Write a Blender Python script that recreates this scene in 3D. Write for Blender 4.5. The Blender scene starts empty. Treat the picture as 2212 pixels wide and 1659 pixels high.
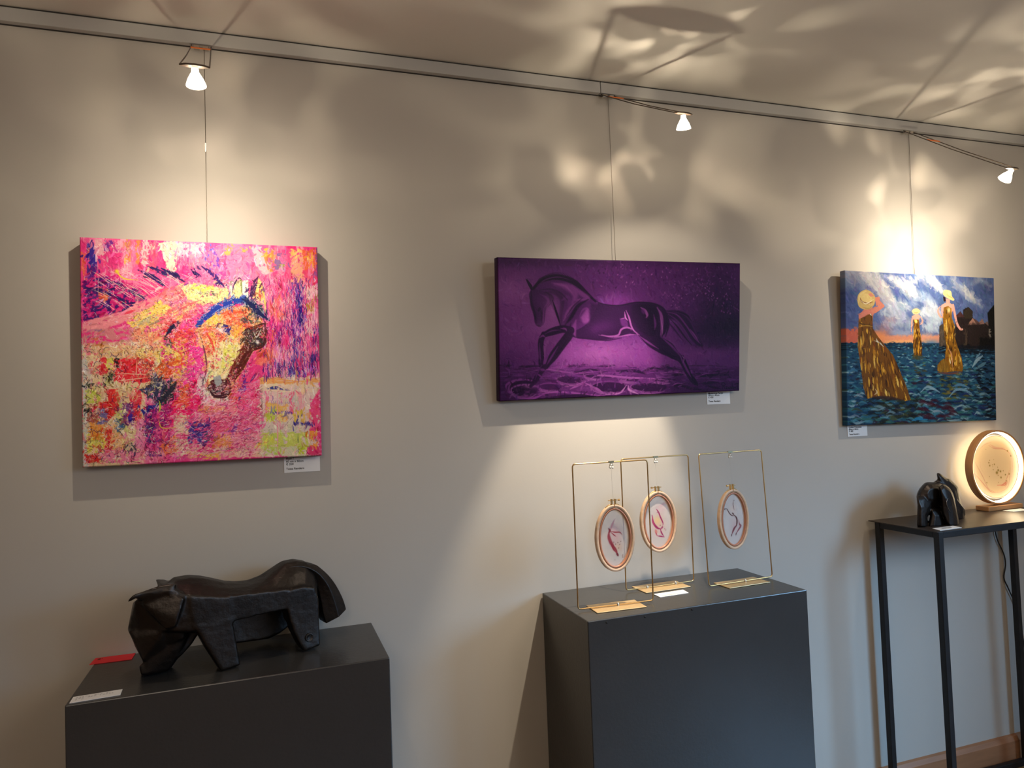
import bpy, bmesh, math, random
import numpy as np
from mathutils import Vector, Matrix, Quaternion

S = bpy.context.scene
COL = S.collection
random.seed(7)

# ------------------------------------------------------------------ camera, world, daylight, exposure
F_PX, YAW, PITCH, ROLL = 1544.0, 0.3329, 0.0365, -0.0372
CAM = Vector((0.0, -2.162, 1.5))
def cam_axes():
    ca, sa, cb, sb = math.cos(YAW), math.sin(YAW), math.cos(PITCH), math.sin(PITCH)
    f = Vector((sa*cb, ca*cb, sb)); r0 = Vector((ca, -sa, 0)); u0 = r0.cross(f)
    cc, sc = math.cos(ROLL), math.sin(ROLL)
    return cc*r0 + sc*u0, -sc*r0 + cc*u0, f
cr, cu, cf = cam_axes()
cam = bpy.data.cameras.new('camera'); cam.sensor_width = 36.0; cam.lens = F_PX/2212*36.0
cam.clip_start = 0.02
camo = bpy.data.objects.new('camera', cam); COL.objects.link(camo)
m = Matrix.Identity(4)
for i in range(3):
    m[i][0] = cr[i]; m[i][1] = cu[i]; m[i][2] = -cf[i]; m[i][3] = CAM[i]
camo.matrix_world = m
S.camera = camo

S.view_settings.view_transform = 'Standard'
S.view_settings.look = 'None'
S.view_settings.gamma = 1.0
S.view_settings.use_curve_mapping = False
S.view_settings.exposure = 0.0
S.cycles.max_bounces = 8
S.cycles.diffuse_bounces = 5
S.cycles.transparent_max_bounces = 16
S.cycles.sample_clamp_indirect = 4.0
S.cycles.caustics_reflective = False
S.cycles.caustics_refractive = False
S.cycles.use_denoising = True

world = bpy.data.worlds.new('daylight_sky'); S.world = world; world.use_nodes = True
bg = world.node_tree.nodes['Background']; bg.inputs[0].default_value = (0.50, 0.70, 1.0, 1); bg.inputs[1].default_value = 1.0

ROOM = dict(x0=-2.3, x1=3.45, y0=-4.6, z1=2.602)
WIN = dict(y0=-3.7, y1=-1.9, z0=1.0, z1=2.35)
def area_light(name, loc, direction, sx, sy, power, colr):
    l = bpy.data.lights.new(name, 'AREA'); l.shape = 'RECTANGLE'; l.size = sx; l.size_y = sy
    l.energy = power; l.color = colr
    o = bpy.data.objects.new(name, l); COL.objects.link(o); o.location = loc
    o.rotation_euler = Vector(direction).to_track_quat('-Z', 'Y').to_euler()
    return o
# daylight falling in through the window of the right-hand wall
SKY_DIR = Vector((-0.50, 0.70, -0.60)).normalized()      # sky light slants down into the room, none comes up from the street
wc = Vector((ROOM['x1']+0.05, (WIN['y0']+WIN['y1'])/2, (WIN['z0']+WIN['z1'])/2))
area_light('daylight_and_fill', wc-SKY_DIR*1.5, SKY_DIR, 2.6, 2.6, 150.0, (0.30, 0.61, 1.0)).data.spread = math.radians(72)
area_light('daylight_and_fill', (2.55, ROOM['y0']-0.08, 1.65), (0, 1, -0.3), 1.3, 1.3, 4.0, (0.36, 0.63, 1.0))  # weak blue fill added behind the camera, from an assumed second window
# added warm fill lights behind the camera, no such lamps in view
def point_light(name, loc, power, colr, r=0.1):
    l = bpy.data.lights.new(name, 'POINT'); l.energy = power; l.color = colr; l.shadow_soft_size = r
    o = bpy.data.objects.new(name, l); COL.objects.link(o); o.location = loc
    return o
point_light('warm_fill', (-0.6, -3.3, 2.25), 33.0, (1.0, 0.84, 0.67), 0.30)
point_light('warm_fill', (1.7, -2.9, 2.25), 33.0, (1.0, 0.84, 0.67), 0.30)

# ------------------------------------------------------------------ helpers
def srgb(r, g, b):
    f = lambda c: (c/255/12.92) if c/255 <= 0.04045 else ((c/255+0.055)/1.055)**2.4
    return (f(r), f(g), f(b), 1.0)
MATS = {}
def mat(name, colr=(0.5, 0.5, 0.5, 1), rough=0.5, metal=0.0, noise=None, bump=None, spec=0.5, aniso_scale=None, **kw):
    """principled material; noise=(scale, amount) mottles the colour, bump=(scale, strength) roughens the surface"""
    if name in MATS: return MATS[name]
    m = bpy.data.materials.new(name); m.use_nodes = True
    nt = m.node_tree; b = nt.nodes['Principled BSDF']
    b.inputs['Base Color'].default_value = colr; b.inputs['Roughness'].default_value = rough
    b.inputs['Metallic'].default_value = metal; b.inputs['Specular IOR Level'].default_value = spec
    tc = nt.nodes.new('ShaderNodeTexCoord')
    vec = tc.outputs['Object']
    if aniso_scale:
        mp = nt.nodes.new('ShaderNodeMapping'); mp.inputs['Scale'].default_value = aniso_scale
        nt.links.new(vec, mp.inputs['Vector']); vec = mp.outputs['Vector']
    if noise:
        n = nt.nodes.new('ShaderNodeTexNoise'); n.inputs['Scale'].default_value = noise[0]; n.inputs['Detail'].default_value = 5
        nt.links.new(vec, n.inputs['Vector'])
        r = nt.nodes.new('ShaderNodeMapRange'); r.inputs['From Min'].default_value = 0.3; r.inputs['From Max'].default_value = 0.7
        r.inputs['To Min'].default_value = 1-noise[1]; r.inputs['To Max'].default_value = 1+noise[1]
        nt.links.new(n.outputs['Fac'], r.inputs['Value'])
        mx = nt.nodes.new('ShaderNodeVectorMath'); mx.operation = 'SCALE'; mx.inputs[0].default_value = colr[:3]
        nt.links.new(r.outputs['Result'], mx.inputs['Scale']); nt.links.new(mx.outputs['Vector'], b.inputs['Base Color'])
    if bump:
        n = nt.nodes.new('ShaderNodeTexNoise'); n.inputs['Scale'].default_value = bump[0]; n.inputs['Detail'].default_value = 6
        nt.links.new(vec, n.inputs['Vector'])
        bp = nt.nodes.new('ShaderNodeBump'); bp.inputs['Strength'].default_value = bump[1]; bp.inputs['Distance'].default_value = 0.01
        nt.links.new(n.outputs['Fac'], bp.inputs['Height']); nt.links.new(bp.outputs['Normal'], b.inputs['Normal'])
    for k, v in kw.items(): b.inputs[k.replace('_', ' ')].default_value = v
    MATS[name] = m
    return m
def emit_mat(name, colr, strength, transparent=0.0):
    if name in MATS: return MATS[name]
    m = bpy.data.materials.new(name); m.use_nodes = True; nt = m.node_tree
    nt.nodes.remove(nt.nodes['Principled BSDF']); out = nt.nodes['Material Output']
    e = nt.nodes.new('ShaderNodeEmission'); e.inputs[0].default_value = colr; e.inputs[1].default_value = strength
    if transparent > 0:
        t = nt.nodes.new('ShaderNodeBsdfTransparent'); x = nt.nodes.new('ShaderNodeMixShader'); x.inputs[0].default_value = transparent
        nt.links.new(e.outputs[0], x.inputs[1]); nt.links.new(t.outputs[0], x.inputs[2]); nt.links.new(x.outputs[0], out.inputs[0])
    else:
        nt.links.new(e.outputs[0], out.inputs[0])
    MATS[name] = m
    return m

class MB:
    """collects shapes into one mesh"""
    def __init__(self): self.v = []; self.f = []; self.smooth = []
    def add(self, v, f, smooth=False):
        n = len(self.v); self.v += [tuple(p) for p in v]
        self.f += [tuple(i+n for i in q) for q in f]; self.smooth += [smooth]*len(f); return self
    def box(self, x0, x1, y0, y1, z0, z1, M=None):
        v = [Vector((x, y, z)) for z in (z0, z1) for y in (y0, y1) for x in (x0, x1)]
        if M is not None: v = [M @ p for p in v]
        return self.add(v, [(0,2,3,1),(4,5,7,6),(0,1,5,4),(2,6,7,3),(0,4,6,2),(1,3,7,5)])
    def tube(self, pts, r, n=8, closed=False, caps=True, smooth=True):
        """round rod along pts (list of points), r a number or one per point"""
        P = [Vector(p) for p in pts]; N = len(P); rr = r if isinstance(r, (list, tuple)) else [r]*N
        V = []; up = None
        for i in range(N):
            a = P[i-1] if (i > 0 or closed) else P[i]; b = P[(i+1) % N] if (i < N-1 or closed) else P[i]
            t = (b-a).normalized()
            if up is None:
                up = t.orthogonal().normalized()
            up = (up - t*up.dot(t)); up = up.normalized() if up.length > 1e-6 else t.orthogonal().normalized()
            s = t.cross(up)
            for k in range(n):
                an = 2*math.pi*k/n; V.append(P[i] + (up*math.cos(an) + s*math.sin(an))*rr[i])
        Fc = []
        for i in range(N if closed else N-1):
            j = (i+1) % N
            for k in range(n):
                Fc.append((i*n+k, i*n+(k+1) % n, j*n+(k+1) % n, j*n+k))
        self.add(V, Fc, smooth)
        if caps and not closed:
            self.add(V[:n], [tuple(reversed(range(n)))]); self.add(V[-n:], [tuple(range(n))])
        return self
    def lathe(self, prof, M=None, n=24, smooth=True):
        """prof: (radius, height) turned about z"""
        V = [Vector((r*math.cos(2*math.pi*k/n), r*math.sin(2*math.pi*k/n), z)) for r, z in prof for k in range(n)]
        if M is not None: V = [M @ p for p in V]
        Fc = [(i*n+k, i*n+(k+1) % n, (i+1)*n+(k+1) % n, (i+1)*n+k) for i in range(len(prof)-1) for k in range(n)]
        return self.add(V, Fc, smooth)
    def hull(self, pts, M=None):
        bm = bmesh.new()
        for p in pts: bm.verts.new(M @ Vector(p) if M is not None else Vector(p))
        bmesh.ops.convex_hull(bm, input=bm.verts)
        bmesh.ops.delete(bm, geom=[v for v in bm.verts if not v.link_faces], context='VERTS')
        bm.verts.index_update(); bmesh.ops.recalc_face_normals(bm, faces=bm.faces)
        self.add([v.co.copy() for v in bm.verts], [tuple(v.index for v in f.verts) for f in bm.faces]); bm.free(); return self
    def ellring(self, c, rx, rz, prof, M=None, n=64, gap=0.0):
        """oval band in the x-z plane; prof: closed list of (radial, y) offsets"""
        V = []; a0 = math.pi/2 + gap; span = 2*math.pi - 2*gap; cnt = n if gap == 0 else n+1
        for k in range(cnt):
            a = a0 + span*k/n; ca, sa = math.cos(a), math.sin(a)
            nx, nz = ca/rx, sa/rz; L = math.hypot(nx, nz); nx, nz = nx/L, nz/L
            for dr, dy in prof:
                V.append(Vector((c[0]+rx*ca+nx*dr, c[1]+dy, c[2]+rz*sa+nz*dr)))
        if M is not None: V = [M @ p for p in V]
        q = len(prof); Fc = []
        for k in range(n):
            j = (k+1) % cnt
            for i in range(q): Fc.append((k*q+i, k*q+(i+1) % q, j*q+(i+1) % q, j*q+i))
        self.add(V, Fc, True)
        if gap: self.add(V[:q], [tuple(range(q))]); self.add(V[-q:], [tuple(range(q))])
        return self
    def build(self, name, material, parent=None, bevel=0, loc=None, seg=2, origin=None):
        me = bpy.data.meshes.new(name)
        o0 = Vector(origin) if origin is not None else Vector((0, 0, 0))
        me.from_pydata([tuple(Vector(p)-o0) for p in self.v], [], self.f)
        me.polygons.foreach_set('use_smooth', self.smooth)
        bm = bmesh.new(); bm.from_mesh(me); bmesh.ops.recalc_face_normals(bm, faces=bm.faces); bm.to_mesh(me); bm.free()
        me.update()
        o = bpy.data.objects.new(name, me); COL.objects.link(o)
        if material: me.materials.append(material)
        if parent is not None: o.parent = parent
        o.location = loc if loc is not None else o0
        if bevel:
            b = o.modifiers.new('bevel', 'BEVEL'); b.width = bevel; b.segments = seg; b.limit_method = 'ANGLE'; b.angle_limit = math.radians(40)
        return o
def tag(o, label=None, cat=None, group=None, kind=None):
    if label: o['label'] = label
    if cat: o['category'] = cat
    if group: o['group'] = group
    if kind: o['kind'] = kind
    return o
def thing(name, label, cat, loc=(0, 0, 0), rot=(0, 0, 0), group=None):
    o = bpy.data.objects.new(name, None); COL.objects.link(o); o.empty_display_size = 0.05
    o.location = loc; o.rotation_euler = rot
    return tag(o, label, cat, group)
def lettering(name, body, size, material, parent, loc, rot=(math.pi/2, 0, 0), spacing=1.0, bold=0.0):
    c = bpy.data.curves.new(name, 'FONT'); c.body = body; c.size = size; c.space_line = 1.0; c.offset = bold; c.space_character = spacing
    c.extrude = 0.0001
    c.materials.append(material)
    tmp = bpy.data.objects.new(name, c); COL.objects.link(tmp)
    dg = bpy.context.evaluated_depsgraph_get(); dg.update()
    me = bpy.data.meshes.new_from_object(tmp.evaluated_get(dg)); me.name = name
    bpy.data.objects.remove(tmp); bpy.data.curves.remove(c)
    o = bpy.data.objects.new(name, me); COL.objects.link(o); o.parent = parent; o.location = loc; o.rotation_euler = rot
    return o
def unpx(px, axis, val):
    """the point of the plane (axis = val) that the photograph shows at px; used to take measurements off the photograph"""
    d = cf + (px[0]-1106)/F_PX*cr - (px[1]-829.5)/F_PX*cu
    return CAM + d*((val-CAM[axis])/d[axis])
# ------------------------------------------------------------------ the room
WALL = mat('wall_paint', srgb(178, 172, 163), 0.75, noise=(1.7, 0.03), bump=(180, 0.015), spec=0.25)
CEIL = mat('ceiling_paint', srgb(222, 217, 208), 0.8, noise=(1.3, 0.02), spec=0.2)
def floor_mat():
    m = mat('oak_floor', srgb(150, 92, 44), 0.35)
    nt = m.node_tree; b = nt.nodes['Principled BSDF']
    tc = nt.nodes.new('ShaderNodeTexCoord'); br = nt.nodes.new('ShaderNodeTexBrick')
    br.inputs['Color1'].default_value = srgb(152, 114, 74); br.inputs['Color2'].default_value = srgb(128, 94, 60); br.inputs['Mortar'].default_value = srgb(60, 34, 16)
    br.inputs['Scale'].default_value = 1.0; br.inputs['Brick Width'].default_value = 1.6; br.inputs['Row Height'].default_value = 0.12; br.inputs['Mortar Size'].default_value = 0.002
    nt.links.new(tc.outputs['Object'], br.inputs['Vector'])
    n = nt.nodes.new('ShaderNodeTexNoise'); mp = nt.nodes.new('ShaderNodeMapping'); mp.inputs['Scale'].default_value = (3, 40, 1)
    nt.links.new(tc.outputs['Object'], mp.inputs['Vector']); nt.links.new(mp.outputs['Vector'], n.inputs['Vector']); n.inputs['Scale'].default_value = 2
    mx = nt.nodes.new('ShaderNodeMix'); mx.data_type = 'RGBA'; mx.blend_type = 'MULTIPLY'; mx.inputs['Factor'].default_value = 0.4
    nt.links.new(br.outputs['Color'], mx.inputs['A']); nt.links.new(n.outputs['Color'], mx.inputs['B']); nt.links.new(mx.outputs['Result'], b.inputs['Base Color'])
    return m
X0, X1, Y0, Z1 = ROOM['x0'], ROOM['x1'], ROOM['y0'], ROOM['z1']
def structure(name, mb, m): return tag(mb.build(name, m), kind='structure')
structure('floor', MB().box(X0-0.1, X1+0.1, Y0-0.1, 0.1, -0.1, 0.0), floor_mat())
structure('ceiling', MB().box(X0-0.1, X1+0.1, Y0-0.1, 0.1, Z1, Z1+0.1), CEIL)
structure('wall_back', MB().box(X0-0.1, X1+0.1, 0.0, 0.1, 0.0, Z1), WALL)
structure('wall_front', MB().box(X0-0.1, 1.9, Y0-0.1, Y0, 0.0, Z1).box(3.2, X1+0.1, Y0-0.1, Y0, 0.0, Z1).box(1.9, 3.2, Y0-0.1, Y0, 0, 1.0).box(1.9, 3.2, Y0-0.1, Y0, 2.3, Z1), WALL)
structure('wall_left', MB().box(X0-0.1, X0, Y0, 0.0, 0.0, Z1), WALL)
wr = MB().box(X1, X1+0.1, Y0, WIN['y0'], 0, Z1).box(X1, X1+0.1, WIN['y1'], 0, 0, Z1)
wr.box(X1, X1+0.1, WIN['y0'], WIN['y1'], 0, WIN['z0']).box(X1, X1+0.1, WIN['y0'], WIN['y1'], WIN['z1'], Z1)
structure('wall_right', wr, WALL)
wf = MB()
for a, b, c, d in ((WIN['y0'], WIN['y0']+0.05, WIN['z0'], WIN['z1']), (WIN['y1']-0.05, WIN['y1'], WIN['z0'], WIN['z1']),
                   (WIN['y0']+0.05, WIN['y1']-0.05, WIN['z0'], WIN['z0']+0.05), (WIN['y0']+0.05, WIN['y1']-0.05, WIN['z1']-0.05, WIN['z1'])):
    wf.box(X1+0.02, X1+0.07, a, b, c, d)
structure('window_1', wf, mat('window_paint', srgb(225, 225, 220), 0.4))
structure('added_window', MB().box(1.9, 1.95, Y0-0.07, Y0-0.02, 1.0, 2.3).box(3.15, 3.2, Y0-0.07, Y0-0.02, 1.0, 2.3).box(1.95, 3.15, Y0-0.07, Y0-0.02, 1.0, 1.05).box(1.95, 3.15, Y0-0.07, Y0-0.02, 2.25, 2.3), MATS['window_paint'])  # unseen second window, added to go with the blue fill
BASEB = mat('skirting_wood', srgb(150, 104, 72), 0.45, noise=(6, 0.12), aniso_scale=(1, 12, 12))
bb = MB()
prof = [(0, 0), (-0.017, 0), (-0.017, 0.082), (-0.009, 0.098), (0, 0.103)]
bb.add([(x, y, z) for x in (X0, X1) for y, z in prof], [(i, (i+1) % 5, 5+(i+1) % 5, 5+i) for i in range(5)] + [(0,1,2,3,4), (9,8,7,6,5)])
structure('baseboard_back', bb, BASEB)

# ------------------------------------------------------------------ hanging rail in two lengths
RAIL = mat('rail_aluminium', srgb(168, 166, 162), 0.45, metal=0.0)
RAILD = mat('rail_slot', srgb(40, 36, 32), 0.6)
for x0, x1, lab in ((X0+0.01, 1.094, 'long pale aluminium hanging rail above the pink and the purple painting'), (1.0965, X1-0.01, 'pale aluminium hanging rail running right from the joint to the corner')):
    r = thing('hanging_rail', lab, 'rail', (x0, 0, 2.558), group='hanging rails along the ceiling')
    L = x1-x0
    MB().box(0, L, -0.024, -0.001, 0.0015, 0.0385).build('rail_body', RAIL, r, bevel=0.0012)
    MB().box(0, L, -0.020, -0.001, 0.0385, 0.0435).build('gap_shade_strip', RAILD, r)  # dark strip painting the shade of the gap between rail and ceiling
    MB().box(0, L, -0.0065, -0.0015, 0.0, 0.0015).build('rail_slot', RAILD, r)

# ------------------------------------------------------------------ wire arm lamps
STEEL = mat('arm_steel', srgb(84, 72, 60), 0.4, metal=0.5)
CHROME = mat('chrome', srgb(215, 210, 200), 0.2, metal=1.0)
ORANGE = mat('orange_sleeve', srgb(214, 110, 40), 0.5)
BULB = emit_mat('bulb_glass_glow', (1.0, 0.86, 0.66, 1), 9.0, 0.35)
CORE = emit_mat('bulb_core_glow', (1.0, 0.9, 0.74, 1), 26.0)
HALO = (1.0, 0.86, 0.67)
def halogen(name, loc, axis, power, sigma, wide, cone, parent, hot=None, core=None):
    """a reflector bulb: bright gaussian beam, a wider disc of light with a soft rim, a little light through the back of the reflector"""
    l = bpy.data.lights.new(name, 'POINT'); l.energy = power; l.color = HALO; l.shadow_soft_size = 0.009
    l.use_nodes = True; nt = l.node_tree; em = nt.nodes['Emission']
    N = nt.nodes.new; K = nt.links.new
    g = N('ShaderNodeNewGeometry')
    def mth(op, a, b=None, clamp=False):
        n = N('ShaderNodeMath'); n.operation = op; n.use_clamp = clamp
        for i, v in enumerate((a, b)):
            if v is None: continue
            if isinstance(v, (int, float)): n.inputs[i].default_value = v
            else: K(v, n.inputs[i])
        return n.outputs[0]
    d = N('ShaderNodeVectorMath'); d.operation = 'DOT_PRODUCT'; K(g.outputs['Incoming'], d.inputs[0]); d.inputs[1].default_value = Vector(axis).normalized()
    c = d.outputs['Value']
    one = mth('SUBTRACT', 1.0, c)
    if hot:
        d2 = N('ShaderNodeVectorMath'); d2.operation = 'DOT_PRODUCT'; K(g.outputs['Incoming'], d2.inputs[0]); d2.inputs[1].default_value = Vector(hot).normalized()
        one = mth('SUBTRACT', 1.0, d2.outputs['Value'])
    gauss = mth('EXPONENT', mth('MULTIPLY', one, -1.0/sigma**2))
    rim = N('ShaderNodeMapRange'); rim.interpolation_type = 'SMOOTHSTEP'; K(c, rim.inputs['Value'])
    rim.inputs['From Min'].default_value = cone[0]; rim.inputs['From Max'].default_value = cone[1]
    spread = mth('MULTIPLY', rim.outputs['Result'], wide)
    if core:
        rc = N('ShaderNodeMapRange'); rc.interpolation_type = 'SMOOTHSTEP'; K(d2.outputs['Value'], rc.inputs['Value'])
        rc.inputs['From Min'].default_value = core[0]; rc.inputs['From Max'].default_value = core[1]
        gauss = mth('ADD', gauss, mth('MULTIPLY', rc.outputs['Result'], core[2]))
    tot = mth('ADD', gauss, spread)
    K(tot, em.inputs['Strength'])
    o = bpy.data.objects.new(name, l); COL.objects.link(o); o.location = loc; o.parent = parent
    return o
def backlight(name, loc, power, seed, parent):
    """the little light that slips through the back of the dichroic reflector, in uneven streaks"""
    l = bpy.data.lights.new(name, 'POINT'); l.energy = power; l.color = (1.0, 0.84, 0.62); l.shadow_soft_size = 0.0022
    l.use_nodes = True; nt = l.node_tree; em = nt.nodes['Emission']; N = nt.nodes.new; K = nt.links.new
    g = N('ShaderNodeNewGeometry'); nz = N('ShaderNodeTexNoise'); nz.noise_dimensions = '4D'; nz.inputs['W'].default_value = seed; nz.inputs['Scale'].default_value = 3.2; nz.inputs['Detail'].default_value = 1.0
    K(g.outputs['Incoming'], nz.inputs['Vector'])
    st = N('ShaderNodeMapRange'); K(nz.outputs['Fac'], st.inputs['Value']); st.inputs['From Min'].default_value = 0.45; st.inputs['From Max'].default_value = 0.75; st.inputs['To Min'].default_value = 0.6; st.inputs['To Max'].default_value = 4.2
    sp = N('ShaderNodeSeparateXYZ'); K(g.outputs['Incoming'], sp.inputs[0]); up = N('ShaderNodeMapRange'); up.interpolation_type = 'SMOOTHSTEP'; K(sp.outputs['Z'], up.inputs['Value'])
    up.inputs['From Min'].default_value = -0.6; up.inputs['From Max'].default_value = 0.2
    m = N('ShaderNodeMath'); m.operation = 'MULTIPLY'; K(st.outputs['Result'], m.inputs[0]); K(up.outputs['Result'], m.inputs[1]); K(m.outputs[0], em.inputs['Strength'])
    o = bpy.data.objects.new(name, l); COL.objects.link(o); o.location = loc; o.parent = parent
def frame_z(axis):
    return Vector(axis).normalized().to_track_quat('Z', 'Y').to_matrix().to_4x4()
def picture_lamp(label, xa, Lpos, axis, sleeve, leak, seed, **kw):
    base = Vector((xa, -0.02, 2.556))
    t = thing('picture_lamp', label, 'lamp', base, group='wire arm lamps on the hanging rail')
    ax = Vector(axis).normalized(); L = Vector(Lpos)-base
    hub = L - ax*0.028                         # where the bulb's pins enter the holder
    side = Vector((1, 0, 0))
    ends = [hub - side*0.030 + Vector((0, 0, 0.003)), hub + side*0.030 + Vector((0, 0, 0.003))]
    tops = [Vector((-0.025, -0.004, -0.003)), Vector((0.025, -0.004, -0.003))]
    for a, b in zip(tops, ends):
        mid = a.lerp(b, 0.5) + Vector((0, 0, -0.004))
        MB().tube([a+Vector((0, 0.004, 0.004)), a, a.lerp(mid, 0.5), mid, mid.lerp(b, 0.5), b], 0.0016, 6).build('arm_wire', STEEL, t)
    for dx in (-0.013, 0.011):
        MB().box(dx-0.008, dx+0.008, -0.008, 0.008, -0.010, 0.0).build('rail_clip', CHROME, t, bevel=0.002)
    a, b = (tops[0].lerp(ends[0], sleeve), tops[1].lerp(ends[1], sleeve))
    a2, b2 = (tops[0].lerp(ends[0], sleeve+0.035), tops[1].lerp(ends[1], sleeve+0.035))
    u = Vector((0, 0, 0.0015))
    s = MB(); s.add([a-u, b-u, b2-u, a2-u, a+u, b+u, b2+u, a2+u], [(0,3,2,1), (4,5,6,7), (0,1,5,4), (1,2,6,5), (2,3,7,6), (3,0,4,7)])
    tag(s.build('insulating_sleeve', ORANGE, t), 'orange spacer between the wires')
    M = Matrix.Translation(hub) @ frame_z(ax) @ Matrix.Scale(0.84, 4)
    h = MB()
    pl = [(-0.031, 0.0), (-0.018, 0.006), (0, 0.008), (0.018, 0.006), (0.031, 0.0), (0.018, -0.006), (0, -0.008), (-0.018, -0.006)]
    h.add([hub+Vector((x, y, z)) for z in (0.001, 0.005) for x, y in pl], [tuple(range(8)), tuple(range(8, 16))] + [(i, (i+1) % 8, 8+(i+1) % 8, 8+i) for i in range(8)])
    h.build('lamp_holder', STEEL, t)
    bl = MB().lathe([(0.0, 0.002), (0.0085, 0.003), (0.0095, 0.014), (0.012, 0.018), (0.020, 0.033), (0.0245, 0.046), (0.0255, 0.049)], M, 24)
    b = bl.build('bulb', BULB, t)
    MB().lathe([(0.0, 0.012), (0.004, 0.013), (0.005, 0.018), (0.004, 0.024), (0.0, 0.025)], M, 12).build('filament', CORE, b)
    MB().lathe([(0.0098, 0.0075), (0.0102, 0.008), (0.0098, 0.0085)], M, 16).lathe([(0.0102, 0.0125), (0.0106, 0.013), (0.0102, 0.0135)], M, 16).build('bulb_neck_ring', RAILD, b)
    halogen('halogen_light', L + ax*0.008, ax, parent=t, **kw)
    backlight('reflector_backlight', L + ax*0.012, leak, seed, t)
    return t
picture_lamp('lit wire arm lamp pointing at the pink and yellow horse painting', -0.147, (-0.1285, -0.479, 2.2525), (0.0, 0.75, -0.66), 0.09, 1.3, 1.0,
             power=28, sigma=0.36, wide=0.15, cone=(0.20, 0.80))
picture_lamp('lit wire arm lamp hanging above the purple horse painting', 1.123, (1.1745, -0.386, 2.316), (0.08, 0.15, -0.98), 0.10, 4.0, 4.3,
             power=54, sigma=0.23, wide=0.13, cone=(0.48, 0.68), hot=(-0.15, 0.30, -1.00), core=(0.940, 0.968, 1.75))
picture_lamp('lit wire arm lamp at the right end, over the golden dress painting', 2.460, (2.3985, -0.448, 2.231), (0.12, 0.78, -0.60), 0.25, 4.0, 9.0,
             power=44, sigma=0.34, wide=0.17, cone=(0.20, 0.80))

# ------------------------------------------------------------------ hanging wires of the paintings
CORD = mat('hanging_steel_wire', srgb(120, 112, 100), 0.4, metal=0.7)
HOOK = mat('white_hook', srgb(245, 243, 238), 0.3)
def hang_wire(label, xa, xb, zb, yb, hook=None):
    t = thing('hanging_wire', label, 'wire', (xa, -0.006, 2.556), group='steel wires holding the paintings')
    e = Vector((xb-xa, yb+0.006, zb-2.556))
    MB().tube([(0, 0, 0), e*0.5, e], 0.0009, 6).build('cord', CORD, t)
    if hook:
        a, b = e*hook[0], e*hook[1]
        tag(MB().tube([a, a.lerp(b, 0.2), a.lerp(b, 0.8), b], [0.0022, 0.0032, 0.0026, 0.0014], 8).build('height_adjuster', HOOK, t), 'white plastic wire adjuster')
    return t
hang_wire('thin steel wire from the rail to the pink horse painting', -0.141, -0.1446, 1.985, -0.008, (0.475, 0.52))
hang_wire('thin steel wire from the rail to the purple painting', 1.1316, 1.126, 1.975, -0.020)
hang_wire('thin steel wire from the rail to the painting of women in gold', 2.478, 2.465, 1.972, -0.006)

# ------------------------------------------------------------------ plinths
PLINTH = mat('plinth_paint', srgb(55, 54, 53), 0.27, noise=(5, 0.06), bump=(120, 0.05), spec=0.5)
HOLE = mat('screw_hole_dark', srgb(14, 14, 15), 0.8)
def plinth(label, xc, w, d, z, y1=-0.004):
    t = thing('display_plinth', label, 'plinth', (xc, y1-d/2, 0), group='grey display plinths against the wall')
    MB().box(-w/2, w/2, -d/2, d/2, 0.0, z).build('plinth_body', PLINTH, t, bevel=0.0025)
    return t
plinth('dark grey display plinth carrying the large black animal sculpture', -0.0753, 0.711, 0.3295, 0.8903)
p2 = plinth('dark grey display plinth carrying the three brass wire frames', 1.1928, 0.742, 0.343, 0.9130)
for px in ((1310.8, 1344.7), (1393.2, 1332.6), (1494.6, 1316.7)):
    q = unpx(px, 1, -0.347)
    MB().lathe([(0.0, 0.0), (0.0028, 0.0), (0.0028, 0.004), (0, 0.004)], Matrix.Translation(q-p2.location) @ Matrix.Rotation(math.radians(90), 4, 'X') @ Matrix.Translation((0, 0, -0.0022)), 12).build('screw_hole', HOLE, p2)

# ------------------------------------------------------------------ cards
PAPER = mat('card_paper', srgb(238, 236, 232), 0.6)
RED = mat('red_card', srgb(214, 34, 46), 0.55)
INK = mat('ink_black', srgb(16, 16, 20), 0.7)
GREY_INK = mat('ink_grey', srgb(150, 146, 142), 0.7)
DARK_RED = mat('dark_red_ink', srgb(110, 20, 26), 0.7)
def title_card(label, tl, br, lines, zb_hidden=0.0):
    a, b = unpx(tl, 1, -0.002), unpx(br, 1, -0.002)
    w, h = b.x-a.x, a.z-b.z
    t = thing('title_card', label, 'card', (a.x, -0.0005, b.z), group='white title cards on the wall')
    MB().box(0, w, -0.0012, 0, 0, h+zb_hidden).build('card_sheet', PAPER, t)
    for i, s in lines:
        lettering('printed_line', s, 0.0084, INK, t, (0.006, -0.0016, h*(1-i)), bold=0.00012)
title_card('white title card under the lower right corner of the pink painting', (613, 990.5), (691.5, 1017), ((0.09, 'Flash !'), (0.29, '60 cm x 60cm'), (0.48, '\u20ac 350'), (0.80, 'Tessa Renders')))
title_card('white title card under the lower right edge of the purple painting', (1526.5, 846), (1577.5, 872), ((0.20, 'Mysterious Purple'), (0.36, '90cm x 45cm'), (0.52, '\u20ac 450'), (0.82, 'Tessa Renders')))
title_card('white title card under the lower left corner of the gold dress painting', (1830.5, 921.5), (1874, 941), ((0.16, 'Golden Princesses'), (0.36, '80cm x 60cm'), (0.55, '\u20ac 400'), (0.85, 'Tessa Renders')), 0.006)
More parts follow.
